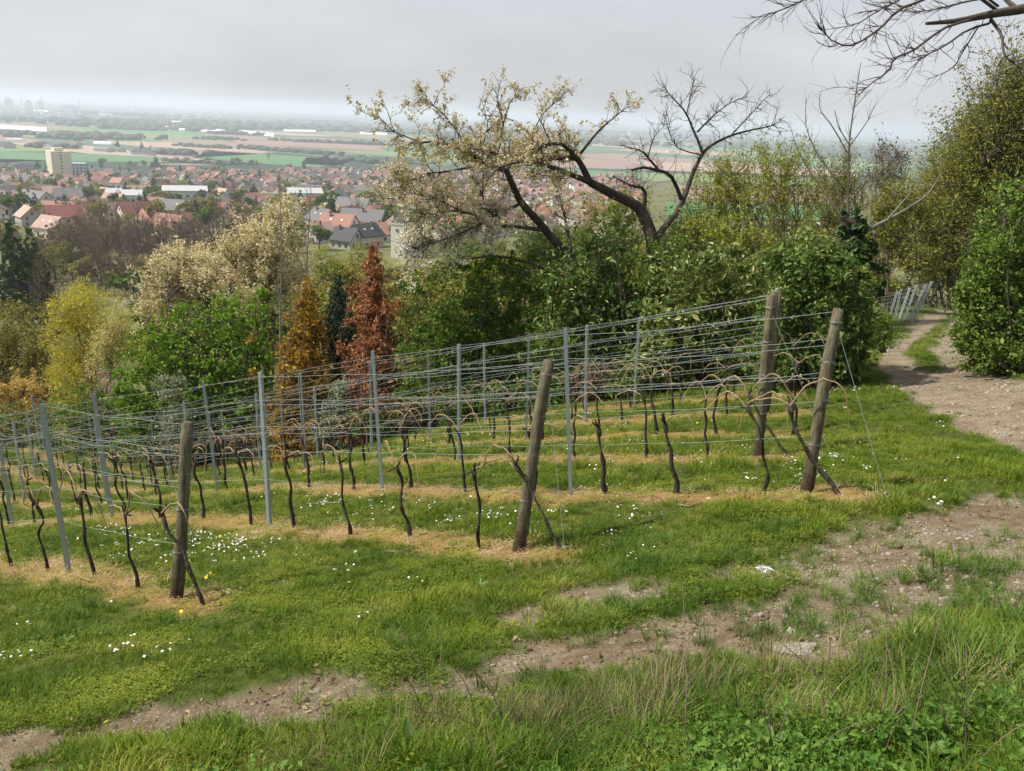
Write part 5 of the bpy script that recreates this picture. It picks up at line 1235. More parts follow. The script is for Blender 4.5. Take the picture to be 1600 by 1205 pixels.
SPECIAL = [  # px, py base, dims, roof, wall, rz deg, label
 (47, 353, 0, 'salmon', 'grey', 42, 'salmon roofed house with a white gable coloured grey for shade, nearest the dark conifers'),  # white gable, its shade put into the grey wall colour
 (103, 358, 2, 'red', 'cream', -58, 'large dark red roofed house with a cream gable at the near edge of the village'),
 (84, 373, 0, 'salmon', 'white', 62, 'pale salmon roofed house, lowest in the left of the village'),
 (93, 379, 1, 'brown', 'pink', 30, 'small brown roofed house right below the pale salmon roof'),
 (108, 322, 2, 'grey', 'grey', -60, 'grey roofed house with a plain grey gable above the dark red roof'),
 (82, 312, 0, 'salmon', 'white', -48, 'white gabled house with a pinkish roof up left of the grey gable'),
 (97, 331, 1, 'black', 'grey', 70, 'small black roofed house between grey gable and dark red roof'),
 (57, 328, 4, 'grey', 'cream', 60, 'long grey roofed house with an olive gable behind the salmon roof'),
 (212, 350, 2, 'red', 'white', -45, 'white gabled house with a bright dark red roof left of the orange dormer roof'),
 (236, 354, 1, 'orange', 'white', 65, 'bright orange roofed house leaning against the white gable'),
 (180, 327, 0, 'salmon', 'white', 75, 'pale pinkish roofed house behind dark round trees'),
 (272, 342, 4, 'grey', 'pink', 80, 'long pale pinkish house left of the half timbered gable'),
 (308, 333, 0, 'brown', 'white', -15, 'steep white gabled house with a brown roof below the white hall'),
 (268, 377, 2, 'orange', 'white', 60, 'orange roofed house half hidden behind the blossom of the left cherry'),
 (177, 350, 1, 'orange', 'cream', 20, 'orange hipped house behind the bare trees, left of the dark red roof'),
 (250, 334, 1, 'orange', 'white', -30, 'small orange roofed house above the long pinkish one'),
 (345, 342, 0, 'red', 'white', 55, 'red roofed house right of the half timbered gable, behind bare twigs'),
 (380, 345, 1, 'orange', 'white', 70, 'orange roofed house behind the blossoming cherry top'),
 (528, 322, 2, 'grey', 'white', -12, 'white block of flats with rows of windows right of the blossoming cherry'),
 (553, 336, 4, 'grey', 'cream', 75, 'long grey roofed building just below the white block'),
 (549, 344, 1, 'red', 'white', -30, 'small white gabled house with a red roof below the long grey roof'),
 (583, 346, 1, 'red', 'white', 35, 'red roofed house nearest the church tower'),
 (530, 374, 2, 'orange', 'white', 70, 'wide bright orange roofed house above the yellow green trees'),
 (570, 386, 0, 'black', 'white', -35, 'white gabled house with a black roof beside the rust brown conifer top'),
 (542, 388, 1, 'black', 'grey', 60, 'black roofed house left of the white gable with black roof'),
 (568, 362, 4, 'grey', 'grey', 80, 'long dark grey roof behind the wide orange roof'),
 (505, 362, 2, 'grey', 'grey', 40, 'dark grey roofed house left of the wide orange roof'),
 (585, 378, 1, 'orange', 'white', -60, 'orange roofed house left of the church tower foot'),
 (500, 378, 1, 'salmon', 'white', -40, 'salmon roofed house left of the black roofed one'),
 (157, 291, 2, 'red', 'cream', 65, 'dark red roof dotted with small roof windows in the middle of the village'),
 (185, 293, 0, 'orange', 'white', 70, 'orange roofed house right of the dark red roof with roof windows'),
 (300, 271, 0, 'orange', 'white', 80, 'orange roofed house at the far edge of the village by the brown field'),
 (250, 273, 0, 'orange', 'white', 40, 'orange roofed house beside the lone dark conifer at the far edge'),
 (40, 272, 4, 'black', 'cream', -50, 'long black roofed building with a cream gable left of the tower block'),
 (55, 292, 4, 'grey', 'white', 80, 'long low grey roofed building below the tower block'),
]
taken = []
for (px, py, i, rf, wl, rz, lab) in SPECIAL:
    p = G(px, py); taken.append(p[:2]); d = np.linalg.norm(p - EYE)
    house(i, rf, wl, p, R_(rz), lab, None, 2 if d < 450 else 1, 0.84 if d < 500 else .95)
# flat roofed halls
HALLW = noise_mat('hall_wall', [(.45, .46, .45), (.55, .55, .53)], .5)
for (px0, px1, py, dep, h, lab) in [(166, 190, 320, 16, 6, 'low hall with a shallow white roof, left of two'), (190, 222, 324, 18, 6, 'low hall with a shallow white roof, right of two'), (255, 325, 318, 22, 7, 'long white roofed hall in the middle of the village'), (452, 505, 326, 18, 8, 'white flat roofed hall behind the blossoming cherry')]:
    a, b = G(px0, py), G(px1, py); c = (a + b) / 2; u = b - a; Lh = float(np.hypot(u[0], u[1])); taken.append(c[:2]); taken.append(a[:2]); taken.append(b[:2])
    r = thing('hall', lab, 'hall', c, math.atan2(u[1], u[0]), 'white roofed halls')
    m = MB(); m.box(-Lh / 2, 0, -4, Lh / 2, dep, h); link('wall', m.mesh('wall', HALLW), r)
    m = MB(); b4 = [(-Lh / 2 - .4, -.4, h), (Lh / 2 + .4, -.4, h), (Lh / 2 + .4, dep / 2, h + 2.2), (-Lh / 2 - .4, dep / 2, h + 2.2)]; m.hexa(b4, [(p[0], p[1], p[2] + .4) for p in b4])
    b4 = [(-Lh / 2 - .4, dep / 2, h + 2.2), (Lh / 2 + .4, dep / 2, h + 2.2), (Lh / 2 + .4, dep + .4, h), (-Lh / 2 - .4, dep + .4, h)]; m.hexa(b4, [(p[0], p[1], p[2] + .4) for p in b4]); link('roof', m.mesh('roof', ROOF['pale']), r)
    for x in np.arange(-Lh / 2 + 2, Lh / 2 - 1, 4): link('window', WINM, r, (x, -.04, h * .6), 0, (1.6, 1, 1))
# tower block
def tower_block():
    b = G(94, 277); d = np.linalg.norm(b - EYE); s = d / 1000.
    r = thing('tower_block', 'tall cream tower block with staggered white balconies at the left of the village', 'building', b, R_(38))
    W, D, H = 17 * s, 24 * s, 25 * s; m = MB(); m.box(-W / 2, -D / 2, -3, W / 2, D / 2, H); w = link('wall', m.mesh('wall', WALL['cream']), r)
    m = MB(); m.box(-W / 4, -D / 4, H, W / 4, D / 4, H + 3 * s); link('roof_room', m.mesh('roof_room', WALL['cream']), r)
    fl = 8
    for k in range(fl):
        z = (k + .35) * H / fl
        for y in (-.33, 0.0, .33):
            m = MB(); m.box(W / 2 - .2, -D * .13, 0, W / 2 + 1.4 * s, D * .13, 1.3 * s); link('balcony', m.mesh('balcony', WALL['white']), r, (0, y * D + (.06 * D if k % 2 else -.02 * D), z))
            o = link('window', WINM, w, (W / 2 + .03, y * D, z + 2.0 * s), math.pi / 2, (2.4 * s, 1, 1.0 * s))
        o = link('window', WINM, w, (-W * .0, -D / 2 - .03, z + 1.2 * s), 0, (1.3 * s, 1, 1.1 * s))
    b2 = G(121, 275); r2 = thing('office_block', 'blue grey office block right of the cream tower block', 'building', b2, R_(30)); taken.append(b[:2]); taken.append(b2[:2])
    m = MB(); m.box(-9 * s, -8 * s, -3, 9 * s, 8 * s, 13 * s); w2 = link('wall', m.mesh('wall', flat('blue_grey_panels', (.38, .42, .46))), r2)
    for k in range(4):
        for x in np.arange(-7, 8, 3.5): link('window', WINM, w2, (x * s, -8 * s - .03, (2 + 3 * k) * s), 0, (1.5 * s, 1, 1.2 * s))
tower_block()
def church():
    b = G(626, 402); taken.append(b[:2]); d = np.linalg.norm(b - EYE); u = d / F_PX     # metres per photo pixel
    r = thing('church', 'pale church tower with round openings, half hidden by the spreading cherry', 'church', b, R_(-20))
    w = 11 * u; H = 50 * u; m = MB(); m.box(-w, -w, -4, w, w, H); wl = link('tower', m.mesh('tower', WALL['white']), r)
    m = MB(); m.box(-w * 1.06, -w * 1.06, H, w * 1.06, w * 1.06, H + .5); link('cornice', m.mesh('cornice', WALL['cream']), r)
    m = MB(); z0 = H + .5; q = [(-w, -w, z0), (w, -w, z0), (w, w, z0), (-w, w, z0)]
    k = .55; q2 = [(p[0] * k, p[1] * k, z0 + 7 * u) for p in q]; m.hexa(q, q2)
    for i in range(4): m.poly([q2[i], q2[(i + 1) % 4], (0, 0, z0 + 26 * u)])
    link('spire', m.mesh('spire', ROOF['black']), r)
    th = np.linspace(0, 2 * np.pi, 20, endpoint=False)
    for ax in range(4):
        a = ax * math.pi / 2; m = MB(); rr = 3.2 * u
        m.poly([(0 + rr * math.cos(t), -w - .05, H - 9 * u + rr * math.sin(t)) for t in th])
        link('round_opening', m.mesh('round_opening', GLASS), r, (0, 0, 0), a)
    m = MB(); m.box(-w * .9, w, -4, w * .9, w + 40 * u, 26 * u); link('nave', m.mesh('nave', WALL['white']), r)
    m = MB(); e, l0, l1 = 26 * u, w - .3, w + 40 * u + .4
    for sg in (1, -1):
        q = [(0, l0, e + 14 * u), (sg * w, l0, e - .3), (sg * w, l1, e - .3), (0, l1, e + 14 * u)]; q = q if sg > 0 else q[::-1]; m.hexa(q, [(p[0], p[1], p[2] + .3) for p in q])
    link('nave_roof', m.mesh('nave_roof', ROOF['brown']), r)
church()
# the rest of the village on a jittered street grid
cand = []
for gx in np.arange(-1000, 700, 18.0):
    for gy in np.arange(230, 1500, 21.0):
        a = R_(24); x = gx + rv.uniform(-6, 6); y = gy + rv.uniform(-7, 7)
        X, Y = x * math.cos(a) - y * math.sin(a) * .0 + .25 * y * 0, y + x * .35
        z = float(base_z(np.array([X]), np.array([Y]))[0]); px, py, d = [float(q) for q in project(np.array([X, Y, z]))]
        if d < 255 or d > 1420 or px < -30 or px > 1000: continue
        near = np.interp(px, [-50, 60, 250, 400, 500, 620, 800, 1100], [345, 352, 366, 368, 388, 396, 372, 345]); farl = np.interp(px, [-50, 0, 120, 300, 600, 1100], [262, 268, 272, 268, 266, 275])
        if py > near or py < farl + 1: continue
        if rv.random() < .30: continue
        if min(np.hypot(X - t[0], Y - t[1]) for t in taken) < 15 + d * .006: continue
        cand.append((d, X, Y, z, px))
cand.sort(key=lambda c: c[0] + (600 if c[4] > 640 else 0))
rest = MB(); restR = MB()
rcols = ['red', 'orange', 'salmon', 'brown', 'grey', 'black']; rp_ = [.15, .10, .12, .27, .23, .13]
for n, (d, X, Y, z, px) in enumerate(cand):
    i = int(rv.choice(6, p=[.26, .2, .18, .2, .06, .10])); rf = str(rv.choice(rcols, p=rp_)); wl = str(rv.choice(['white', 'cream', 'grey', 'pink'], p=[.56, .2, .14, .10]))
    rz = R_(rv.choice([24, -66, 45, -20], p=[.35, .35, .15, .15]) + rv.normal() * 16)
    if n < 250:
        zone = 'at the near village edge' if d < 420 else 'in mid village' if d < 800 else 'towards the far fields'
        side = 'on its left' if px < 210 else 'at its centre' if px < 430 else 'on its right' if px < 640 else 'glimpsed behind the cherries'
        lab = f'{rf} roofed {wl} {"long " if i == 4 else ""}house {zone}'
        house(i, rf, wl, (X, Y, z), rz, lab, 'village houses ' + zone, 1 if d < 420 and px < 640 else 0, rv.uniform(.6, .82))
    else:
        w, l, e, r = [q * .7 for q in DIMS[i]]; c, s_ = math.cos(rz), math.sin(rz); T = lambda q: (X + q[0] * c - q[1] * s_, Y + q[0] * s_ + q[1] * c, z + q[2])
        rest.hexa([T(q) for q in ((-w / 2, -l / 2, -3), (w / 2, -l / 2, -3), (w / 2, l / 2, -3), (-w / 2, l / 2, -3))], [T(q) for q in ((-w / 2, -l / 2, e), (w / 2, -l / 2, e), (w / 2, l / 2, e), (-w / 2, l / 2, e))])
        restR.poly([T(q) for q in ((-w / 2 - .4, -l / 2 - .4, e - .2), (-w / 2 - .4, l / 2 + .4, e - .2), (0, l / 2 + .4, e + r), (0, -l / 2 - .4, e + r))][::-1]); restR.poly([T(q) for q in ((w / 2 + .4, -l / 2 - .4, e - .2), (w / 2 + .4, l / 2 + .4, e - .2), (0, l / 2 + .4, e + r), (0, -l / 2 - .4, e + r))])
print('village houses', len(cand))
if rest.v:
    o = tag(link('distant_houses', rest.mesh('distant_houses', WALL['white'])), 'remaining tiny houses at the far side of the village', 'houses', None, 'stuff')
    tag(link('roofs', restR.mesh('roofs', noise_mat('mixed_roof_tiles', [(.09, .085, .085), (.17, .11, .09), (.25, .11, .08), (.31, .18, .13)], .03, 1, pos=[.35, .45, .55, .68])), o), kind='stuff')
# village trees
vt = 0
for t in range(420):
    px = rv.uniform(-20, 660) if rv.random() < .85 else rv.uniform(640, 760); near = np.interp(px, [-50, 60, 250, 400, 500, 620, 1100], [345, 356, 372, 376, 394, 402, 350]); py = near - (near - 262) * rv.random() ** .8
    p = G(px, py); d = np.linalg.norm(p - EYE)
    if d > 1500 or d < 230 or min(np.hypot(p[0] - t_[0], p[1] - t_[1]) for t_ in taken) < 8: continue
    k = rv.random(); zone = 'near village edge' if d < 420 else 'mid village' if d < 800 else 'far village edge'
    if k < .33: far_tree('conifer', ['yew', 'ivy'][int(rv.integers(2))], p, rv.uniform(7, 13), f'dark conifer, {zone},', f'village conifers, {zone}', rv.uniform(.9, 1.4))
    elif k < .9:
        lf = str(rv.choice(['spring', 'privet', 'olive', 'hazel', 'blossom'], p=[.2, .3, .3, .15, .05])); far_tree('round', lf, p, rv.uniform(5.5, 11), f'{dict(spring="fresh yellow green", privet="mid green", olive="olive budding", hazel="yellowish", blossom="white blossoming")[lf]} tree, {zone},', f'village trees, {zone}', rv.uniform(.9, 1.3))
    else: far_tree('bare', '', p, rv.uniform(8, 12), f'bare brown tree, {zone},', f'village bare trees, {zone}', 1.2)

# ------------------------------------------------------------------ the plain: fields, covers, farms, woods, far towns
FC = [noise_mat('field_' + n, [tuple(x * .88 for x in c), tuple(x * 1.1 for x in c)], .02, 3, coord='Object') for n, c in
      (('wheat_green', (.07, .165, .055)), ('deep_green', (.045, .115, .05)), ('meadow', (.14, .19, .06)), ('bare_soil', (.24, .155, .115)), ('pale_soil', (.33, .24, .18)), ('dull_green', (.085, .12, .06)))]
def on_plain(px, py):
    dr = P(px, py, 1.0) - EYE; return EYE + dr * (-(ZC - .5) / dr[2])
def sheet(pts, z, mat, name='field'):
    m = MB(); m.poly([(p[0], p[1], z) for p in pts]); o = link(name, m.mesh(name, mat)); o['kind'] = 'structure'; return o
A_, B_ = np.array([.74, -.67]), np.array([.67, .74])
def parcel_ok(c):
    px, py, d = project(np.array([c[0], c[1], 0.5])); return -120 < px < 1500 and c[1] > 1400 and d < 5200
v0 = 500.0; zz = .25
while v0 < 5600:
    wd_ = rv.uniform(70, 190) * (1 + v0 / 5000); u0 = -4200 + rv.uniform(0, 300)
    while u0 < 3600:
        ln = rv.uniform(260, 800); c = A_ * (u0 + ln / 2) + B_ * (v0 + wd_ / 2)
        if parcel_ok(c):
            q = [A_ * u0 + B_ * v0, A_ * (u0 + ln) + B_ * v0, A_ * (u0 + ln) + B_ * (v0 + wd_), A_ * u0 + B_ * (v0 + wd_)]
            if all(p[1] > 1330 for p in q): sheet(q, .3, FC[int(rv.choice(6, p=[.27, .18, .17, .17, .07, .14]))])
        u0 += ln + 4
    v0 += wd_ + 4
for pts, ci in [([(0, 237), (150, 241), (262, 246), (240, 254), (60, 252), (0, 258)], 0), ([(-20, 248), (50, 250), (80, 251), (-20, 256)], 3), ([(230, 256), (300, 256), (600, 275), (600, 281), (260, 264), (190, 259)], 3), ([(330, 236), (560, 250), (540, 258), (480, 262), (300, 246)], 0), ([(480, 246), (560, 249), (530, 260), (470, 256)], 2), ([(290, 232), (420, 240), (300, 247), (250, 243)], 3), ([(190, 206), (330, 214), (360, 222), (200, 216)], 2), ([(360, 218), (600, 224), (600, 236), (380, 226)], 3), ([(420, 218), (600, 226), (600, 228), (470, 222)], 2)]:
    sheet([on_plain(*p) for p in pts], .7, FC[ci])
def slope_field(q, mat, n=14):
    V = []; U = np.linspace(0, 1, n); q = [np.array(p, float) for p in q]
    for a in U:
        for b in U:
            p = (q[0] * (1 - b) + q[1] * b) * (1 - a) + (q[3] * (1 - b) + q[2] * b) * a; g = G(*p); V.append((g[0], g[1], g[2] + .5))
    f = [(i * n + j, i * n + j + 1, (i + 1) * n + j + 1, (i + 1) * n + j) for i in range(n - 1) for j in range(n - 1)]
    o = link('field', mesh_np('field', np.array(V), np.array(f), mat, True)); o['kind'] = 'structure'
for q_, c_ in [([(860, 246), (1000, 252), (1000, 266), (860, 261)], 3), ([(1004, 253), (1340, 266), (1340, 277), (1004, 266)], 4), ([(1004, 270), (1340, 281), (1340, 292), (1004, 283)], 2), ([(1060, 290), (1340, 299), (1340, 318), (1060, 311)], 3), ([(1040, 316), (1340, 324), (1340, 348), (1040, 341)], 0), ([(900, 266), (1000, 270), (1000, 280), (900, 277)], 0)]: slope_field(q_, FC[c_])
COVER = noise_mat('white_crop_foil', [(.70, .71, .70), (.82, .82, .80)], .05, 2, rough=.4)
for j, (a, b, hpx) in enumerate([((238, 199), (353, 208), 3.4), ((268, 191), (383, 195.5), 2.4), ((-10, 200), (73, 205.5), 4.0), ((380, 208.5), (428, 213.5), 3.0), ((10, 221), (35, 221), 2.0), ((146, 225), (174, 226), 2.0), ((443, 205.5), (493, 206.5), 2.0), ((563, 209), (605, 211), 2.0), ((53, 174), (76, 175), 1.6), ((145, 178), (175, 181), 1.6), ((58, 191), (75, 192), 1.6), ((268, 163.5), (285, 166), 1.6)]):
    p, q = on_plain(*a), on_plain(*b); p2, q2 = on_plain(a[0], a[1] - hpx), on_plain(b[0], b[1] - hpx)
    r = thing('crop_cover', f'white plastic covered crop strip on the plain, {["longest, in the middle distance", "thin one behind the longest", "broad one at the left edge", "short one right of the longest", "tiny one by the left farms", "small one left of the dark conifer farm", "thin far one above the brown fields", "one ending behind the spreading cherry", "tiny far one at the upper left", "faint far one right of it", "tiny one above the left broad strip", "faintest one near the horizon"][j]}', 'crop cover', (p + q) / 2)
    o = (p + q) / 2; n = 6
    for k in range(n):       # foil tunnels side by side
        f0, f1 = k / n, (k + .86) / n; m = MB(); c = [p + (p2 - p) * f0, q + (q2 - q) * f0, q + (q2 - q) * f1, p + (p2 - p) * f1]
        c = [np.array([x[0] - o[0], x[1] - o[1], 0]) for x in c]; md = [(c[0] + c[3]) / 2, (c[1] + c[2]) / 2]; h = np.array([0, 0, 4.0])
        m.hexa(c, [c[0] * .75 + c[3] * .25 + h, c[1] * .75 + c[2] * .25 + h, c[2] * .75 + c[1] * .25 + h, c[3] * .75 + c[0] * .25 + h]); link('foil_tunnel', m.mesh('foil_tunnel', COVER), r)
for j, (px, py, i, rf, s, rz) in enumerate([(6, 231, 4, 'black', 2.0, 60), (72, 230, 4, 'black', 1.9, 70), (84, 231, 2, 'grey', 2.0, -20), (110, 231, 4, 'brown', 1.9, 75), (163, 237, 4, 'grey', 1.6, 70), (183, 237, 4, 'brown', 1.5, 60), (224, 242, 4, 'black', 1.8, 75), (229, 237, 2, 'pale', 1.3, 10), (252, 240, 4, 'grey', 2.0, 70), (268, 240, 2, 'black', 1.7, 30), (284, 241, 2, 'pale', 1.4, 40), (128, 226, 1, 'pale', 1.6, 20)]):
    house(i, rf, 'grey', on_plain(px, py), R_(rz), f'{rf} roofed farm building on the plain, {NTH[j]} of the farms from the left', 'farm buildings on the plain', 0, (s, s, s * .55))
ft = [('conifer', 'yew', 184, 233, 20), ('conifer', 'yew', 222, 236, 19), ('conifer', 'yew', 236, 238, 15), ('conifer', 'yew', 244, 262, 20), ('conifer', 'yew', 369, 257, 13), ('conifer', 'yew', 363, 258, 14), ('conifer', 'yew', 373, 234, 9), ('bare', '', 420, 252, 16), ('bare', '', 508, 262, 14), ('round', 'privet', 160, 262, 12), ('round', 'olive', 372, 258, 12), ('round', 'privet', 345, 258, 9), ('round', 'privet', 325, 254, 9), ('round', 'olive', 395, 263, 14), ('conifer', 'yew', 455, 271, 16), ('conifer', 'ivy', 475, 265, 15), ('round', 'olive', 205, 264, 12)]
for j, (k, l, px, py, h) in enumerate(ft): far_tree(k, l, on_plain(px, py), h, f'{"dark conifer" if k == "conifer" else "bare tree" if k == "bare" else "small round tree"} by the far fields', 'lone ' + k + ' trees by the fields', 1.2)
WOODM = noise_mat('far_wood_foliage', [(.03, .045, .03), (.06, .075, .04), (.09, .095, .05)], .03, 4)
ico = bpy.data.meshes['pebble']; iv = np.empty(36, np.float32); ico.vertices.foreach_get('co', iv); iv = iv.reshape(12, 3); iq = np.array([tuple(p.vertices) for p in ico.polygons])
def wood(line, n, h, spread, label):
    V = []; T = []; line = [on_plain(*p) for p in line]
    for i in range(n):
        t = rv.uniform(0, len(line) - 1.001); k = int(t); c = line[k] + (line[k + 1] - line[k]) * (t - k); c = c + np.array([rv.normal(), rv.normal(), 0]) * spread; c[2] = 0
        r = h * rv.uniform(.6, 1.2); T.append(iq + len(V) * 12); V.append(iv * np.array([r * 1.1, r * 1.1, r * 1.15]) * rv.uniform(.8, 1.2, (12, 1)) + c + [0, 0, r * .45])
    tag(link('far_wood', mesh_np('far_wood', np.concatenate(V), np.concatenate(T), WOODM, True)), label, 'wood', None, 'stuff')
for a in [([(95, 217), (140, 214), (193, 217)], 170, 11, 45, 'dark copse on the plain above the farms'), ([(385, 231), (450, 237), (520, 242)], 120, 6, 14, 'hedge of trees along the green fields'), ([(548, 250), (580, 252), (640, 256)], 160, 7, 28, 'brownish copse at the right edge of the fields'), ([(285, 228), (330, 231), (350, 232)], 60, 6, 15, 'hedge right of the farms'),
          ([(265, 252), (330, 256), (380, 258)], 70, 4.5, 12, 'low hedge between the green and brown fields'), ([(330, 217), (355, 219)], 40, 8, 30, 'small copse in the middle of the plain'), ([(0, 209), (12, 210)], 40, 9, 30, 'small copse at the left edge of the plain'), ([(200, 202), (235, 204)], 50, 9, 40, 'copse left of the longest white strip'), ([(350, 209), (385, 211)], 40, 9, 30, 'copse right of the longest white strip'),
          ([(440, 220), (600, 226)], 90, 7, 30, 'hedge line across the brown fields'), ([(60, 230), (95, 231)], 40, 8, 14, 'trees round the left farms'), ([(245, 240), (292, 242)], 50, 9, 16, 'trees round the right farms'), ([(0, 262), (30, 268)], 40, 7, 14, 'olive trees beside the cream gabled building')]: wood(*a)
for j in range(46):
    py = 157 + 42 * rv.random() ** 1.1; px = rv.uniform(-60, 1400); py += (px) * .0407 - 6; ln = rv.uniform(40, 260)
    if py > 196 + px * .0407: continue
    p_, q_ = (px, py), (px + ln, py + ln * .04)
    wood([p_, q_], int(25 + ln * .3), 14 + rv.random() * 6, 90, 'faint bluish wood far out on the plain')
TOWN = MB(); TOWN2 = MB()
for j in range(900):
    c = rv.integers(9); cx = [80, 170, 330, 480, 620, 800, 960, 1120, 1330][c]; px = cx + rv.normal() * 75; py = 157 + .0407 * px + abs(rv.normal()) * 9 + rv.random() * 8
    if rv.random() < .25: px = rv.uniform(0, 1400); py = 160 + .0407 * px + rv.random() * 26
    if py < 154.5 + .0407 * px: continue
    p = on_plain(px, py); d = np.linalg.norm(p - EYE); w = rv.gamma(2.2, 4) + 6; h = 5 + rv.gamma(1.3, 3); a = rv.uniform(0, 3.14); m = TOWN if rv.random() < .4 else TOWN2
    b = [(p[0] + math.cos(a + k * math.pi / 2) * w, p[1] + math.sin(a + k * math.pi / 2) * w * .7, -1) for k in range(4)]; m.hexa(b, [(q[0], q[1], h) for q in b])
tag(link('far_town', TOWN.mesh('far_town', WALL['white'])), 'pale specks of far towns out on the hazy plain', 'town', None, 'stuff')
tag(link('far_town', TOWN2.mesh('far_town', ROOF['brown'])), 'brownish roofs of far towns out on the hazy plain', 'town', None, 'stuff')
# power station and wind turbine on the horizon
CONC = noise_mat('pale_concrete', [(.36, .37, .38), (.45, .46, .47)], .02, 2)
def far_pt(px, d): p = P(px, 300, d); return np.array([p[0] * d / p[1] if False else p[0], p[1], 0.0])
D0 = 6600.; U_ = D0 / F_PX
for j, (px, w, h, lab) in enumerate([(30, 8.5, 10.5, 'blocky boiler house on the left horizon, largest of three'), (60, 7.5, 8.0, 'boiler house on the left horizon, middle of three'), (77, 8.0, 7.5, 'boiler house on the left horizon, right of three'), (123, 20, 3.5, 'low dome like hall on the horizon right of the boiler houses')]):
    r = thing('boiler_house', lab, 'building', far_pt(px, D0), 0, 'power station buildings on the horizon')
    m = MB(); W = w * U_ / 2; m.box(-W, -W, 0, W, W, h * U_ + 20); link('wall', m.mesh('wall', CONC), r); m = MB(); m.box(-W * .6, -W * .6, h * U_ + 20, W * .5, W * .6, h * U_ + 20 + 2.2 * U_); link('roof_house', m.mesh('roof_house', CONC), r)
for j, (px, h) in enumerate([(50, 19), (80, 18), (137, 14)]):
    r = thing('chimney_stack', f'thin tall chimney stack on the left horizon, {["left", "middle", "right"][j]} of three', 'chimney', far_pt(px, D0), 0, 'chimney stacks on the horizon')
    link('shaft', tube_mesh('shaft', [(np.array([[0, 0, 0], [0, 0, h * U_ * .5 + 10], [0, 0, h * U_ + 20]]), np.array([.75, .6, .5]) * U_)], CONC, 10, caps=True), r)
    link('rim', tube_mesh('rim', [(np.array([[0, 0, h * U_ + 18], [0, 0, h * U_ + 24]]), np.array([.62, .62]) * U_)], CONC, 10, caps=True), r)
r = thing('wind_turbine', 'wind turbine at the far left of the horizon', 'wind turbine', far_pt(13, D0), 0)
hub = 19 * U_ + 20
link('tower', tube_mesh('tower', [(np.array([[0, 0, 0], [0, 0, hub]]), np.array([.5, .3]) * U_)], CONC, 10), r)
m = MB(); m.box(-.4 * U_, -.9 * U_, hub - .4 * U_, .4 * U_, .6 * U_, hub + .5 * U_); link('nacelle', m.mesh('nacelle', CONC), r)
for k in range(3):
    a = R_(100 + 120 * k); dv = np.array([math.cos(a), 0, math.sin(a)]); c = np.array([0, -1.0 * U_, hub])
    link('blade', tube_mesh('blade', [(np.array([c, c + dv * 4 * U_, c + dv * 8 * U_]), np.array([.28, .3, .06]) * U_)], CONC, 5), r)

# ------------------------------------------------------------------ far posts beside the path, foreground bits
for j, (a, b) in enumerate([((1429, 488), (1452, 440)), ((1423, 488), (1443, 445)), ((1415, 491), (1428, 446)), ((1406, 494), (1418, 450)), ((1400, 487), (1404, 452)), ((1392, 486), (1398, 455))]):
    d = 34.0 + .6 * j; f = P(*a, d); g = g3(f[0], f[1]); tp = P(b[0] + 4, b[1], d); ax = Vector(tuple(tp - g))
    o = thing('trellis_post', f'bluish steel post leaning by the far path bend, {NTH[j]} from the right', 'post', g, group='leaning steel posts by the path')
    o.rotation_euler = ax.to_track_quat('Z', 'Y').to_euler(); o.scale = (1.3, 1.3, ax.length / 2.0); link('profile', STEEL, o); link('hook', HOOK, o, (0, 0, 1.7)); link('hook', HOOK, o, (0, 0, 1.2))
wires = thing('trellis_wires', 'thin wires between the leaning steel posts by the path', 'wires', P(1440, 488, 34.0))
for h in (.35, .5, .65, .8, .93):
    pa, pb = P(1429 + 23 * h, 488 - 48 * h, 34.0), P(1360 + 6 * h, 492 - 32 * h, 39.0)
    link('wire', tube_mesh('wire', [(smooth_line([pa, (pa + pb) / 2 - [0, 0, .05], pb], 8), np.full(8, .008))], M['wire'], 3, P(1440, 488, 34.0)), wires)

rf_ = np.random.default_rng(900)
def stick(label, pts, r0, r1, mat='dry', name='stick', group=None, lift=.012):
    w = [G(*p) for p in pts]; w = [np.array([q[0], q[1], gz(q[0], q[1]) + lift + r0]) for q in w]; o = w[0]
    r = thing(name, label, 'stick', o, group=group); sp = (smooth_line(w, 10), np.linspace(r0, r1, 10)); link('stem', tube_mesh('stem', [sp], M[mat], 6, o, True), r)
    t = side_twigs(rf_, [sp], 3, (.05, .14), r1, 4, .3); link('twig', tube_mesh('twig', [t[0]], M[mat], 4, o), r)
stick('pale dry forked stick lying on the bare earth of the track', [(1414, 876), (1426, 890), (1437, 902)], .007, .005, 'cane')
stick('curved dry stick beside the forked one on the track', [(1437, 903), (1452, 897), (1468, 888), (1470, 880)], .006, .004, 'dry')
stick('long pale stick lying low in the grass of the bottom right corner', [(1290, 1200), (1340, 1180), (1380, 1160), (1408, 1138)], .006, .004, 'dry', lift=.08)
for j, (a, b) in enumerate([((600, 868), (660, 858)), ((470, 838), (525, 832)), ((965, 778), (1010, 776)), ((880, 826), (905, 830)), ((360, 960), (376, 955)), ((690, 862), (745, 855)), ((1060, 790), (1095, 786)), ((500, 786), (550, 783)), ((200, 915), (245, 900)), ((120, 912), (160, 916))]):
    stick('cut vine cane lying on the straw strip under the vines', [a, ((a[0] + b[0]) / 2, (a[1] + b[1]) / 2 + 4), b], .006, .004, 'cane', 'cut_cane', 'cut canes lying under the vines', .02)
M['slab'] = noise_mat('slab_stone', [(.17, .15, .125), (.33, .30, .26)], 18, bump=1.0)
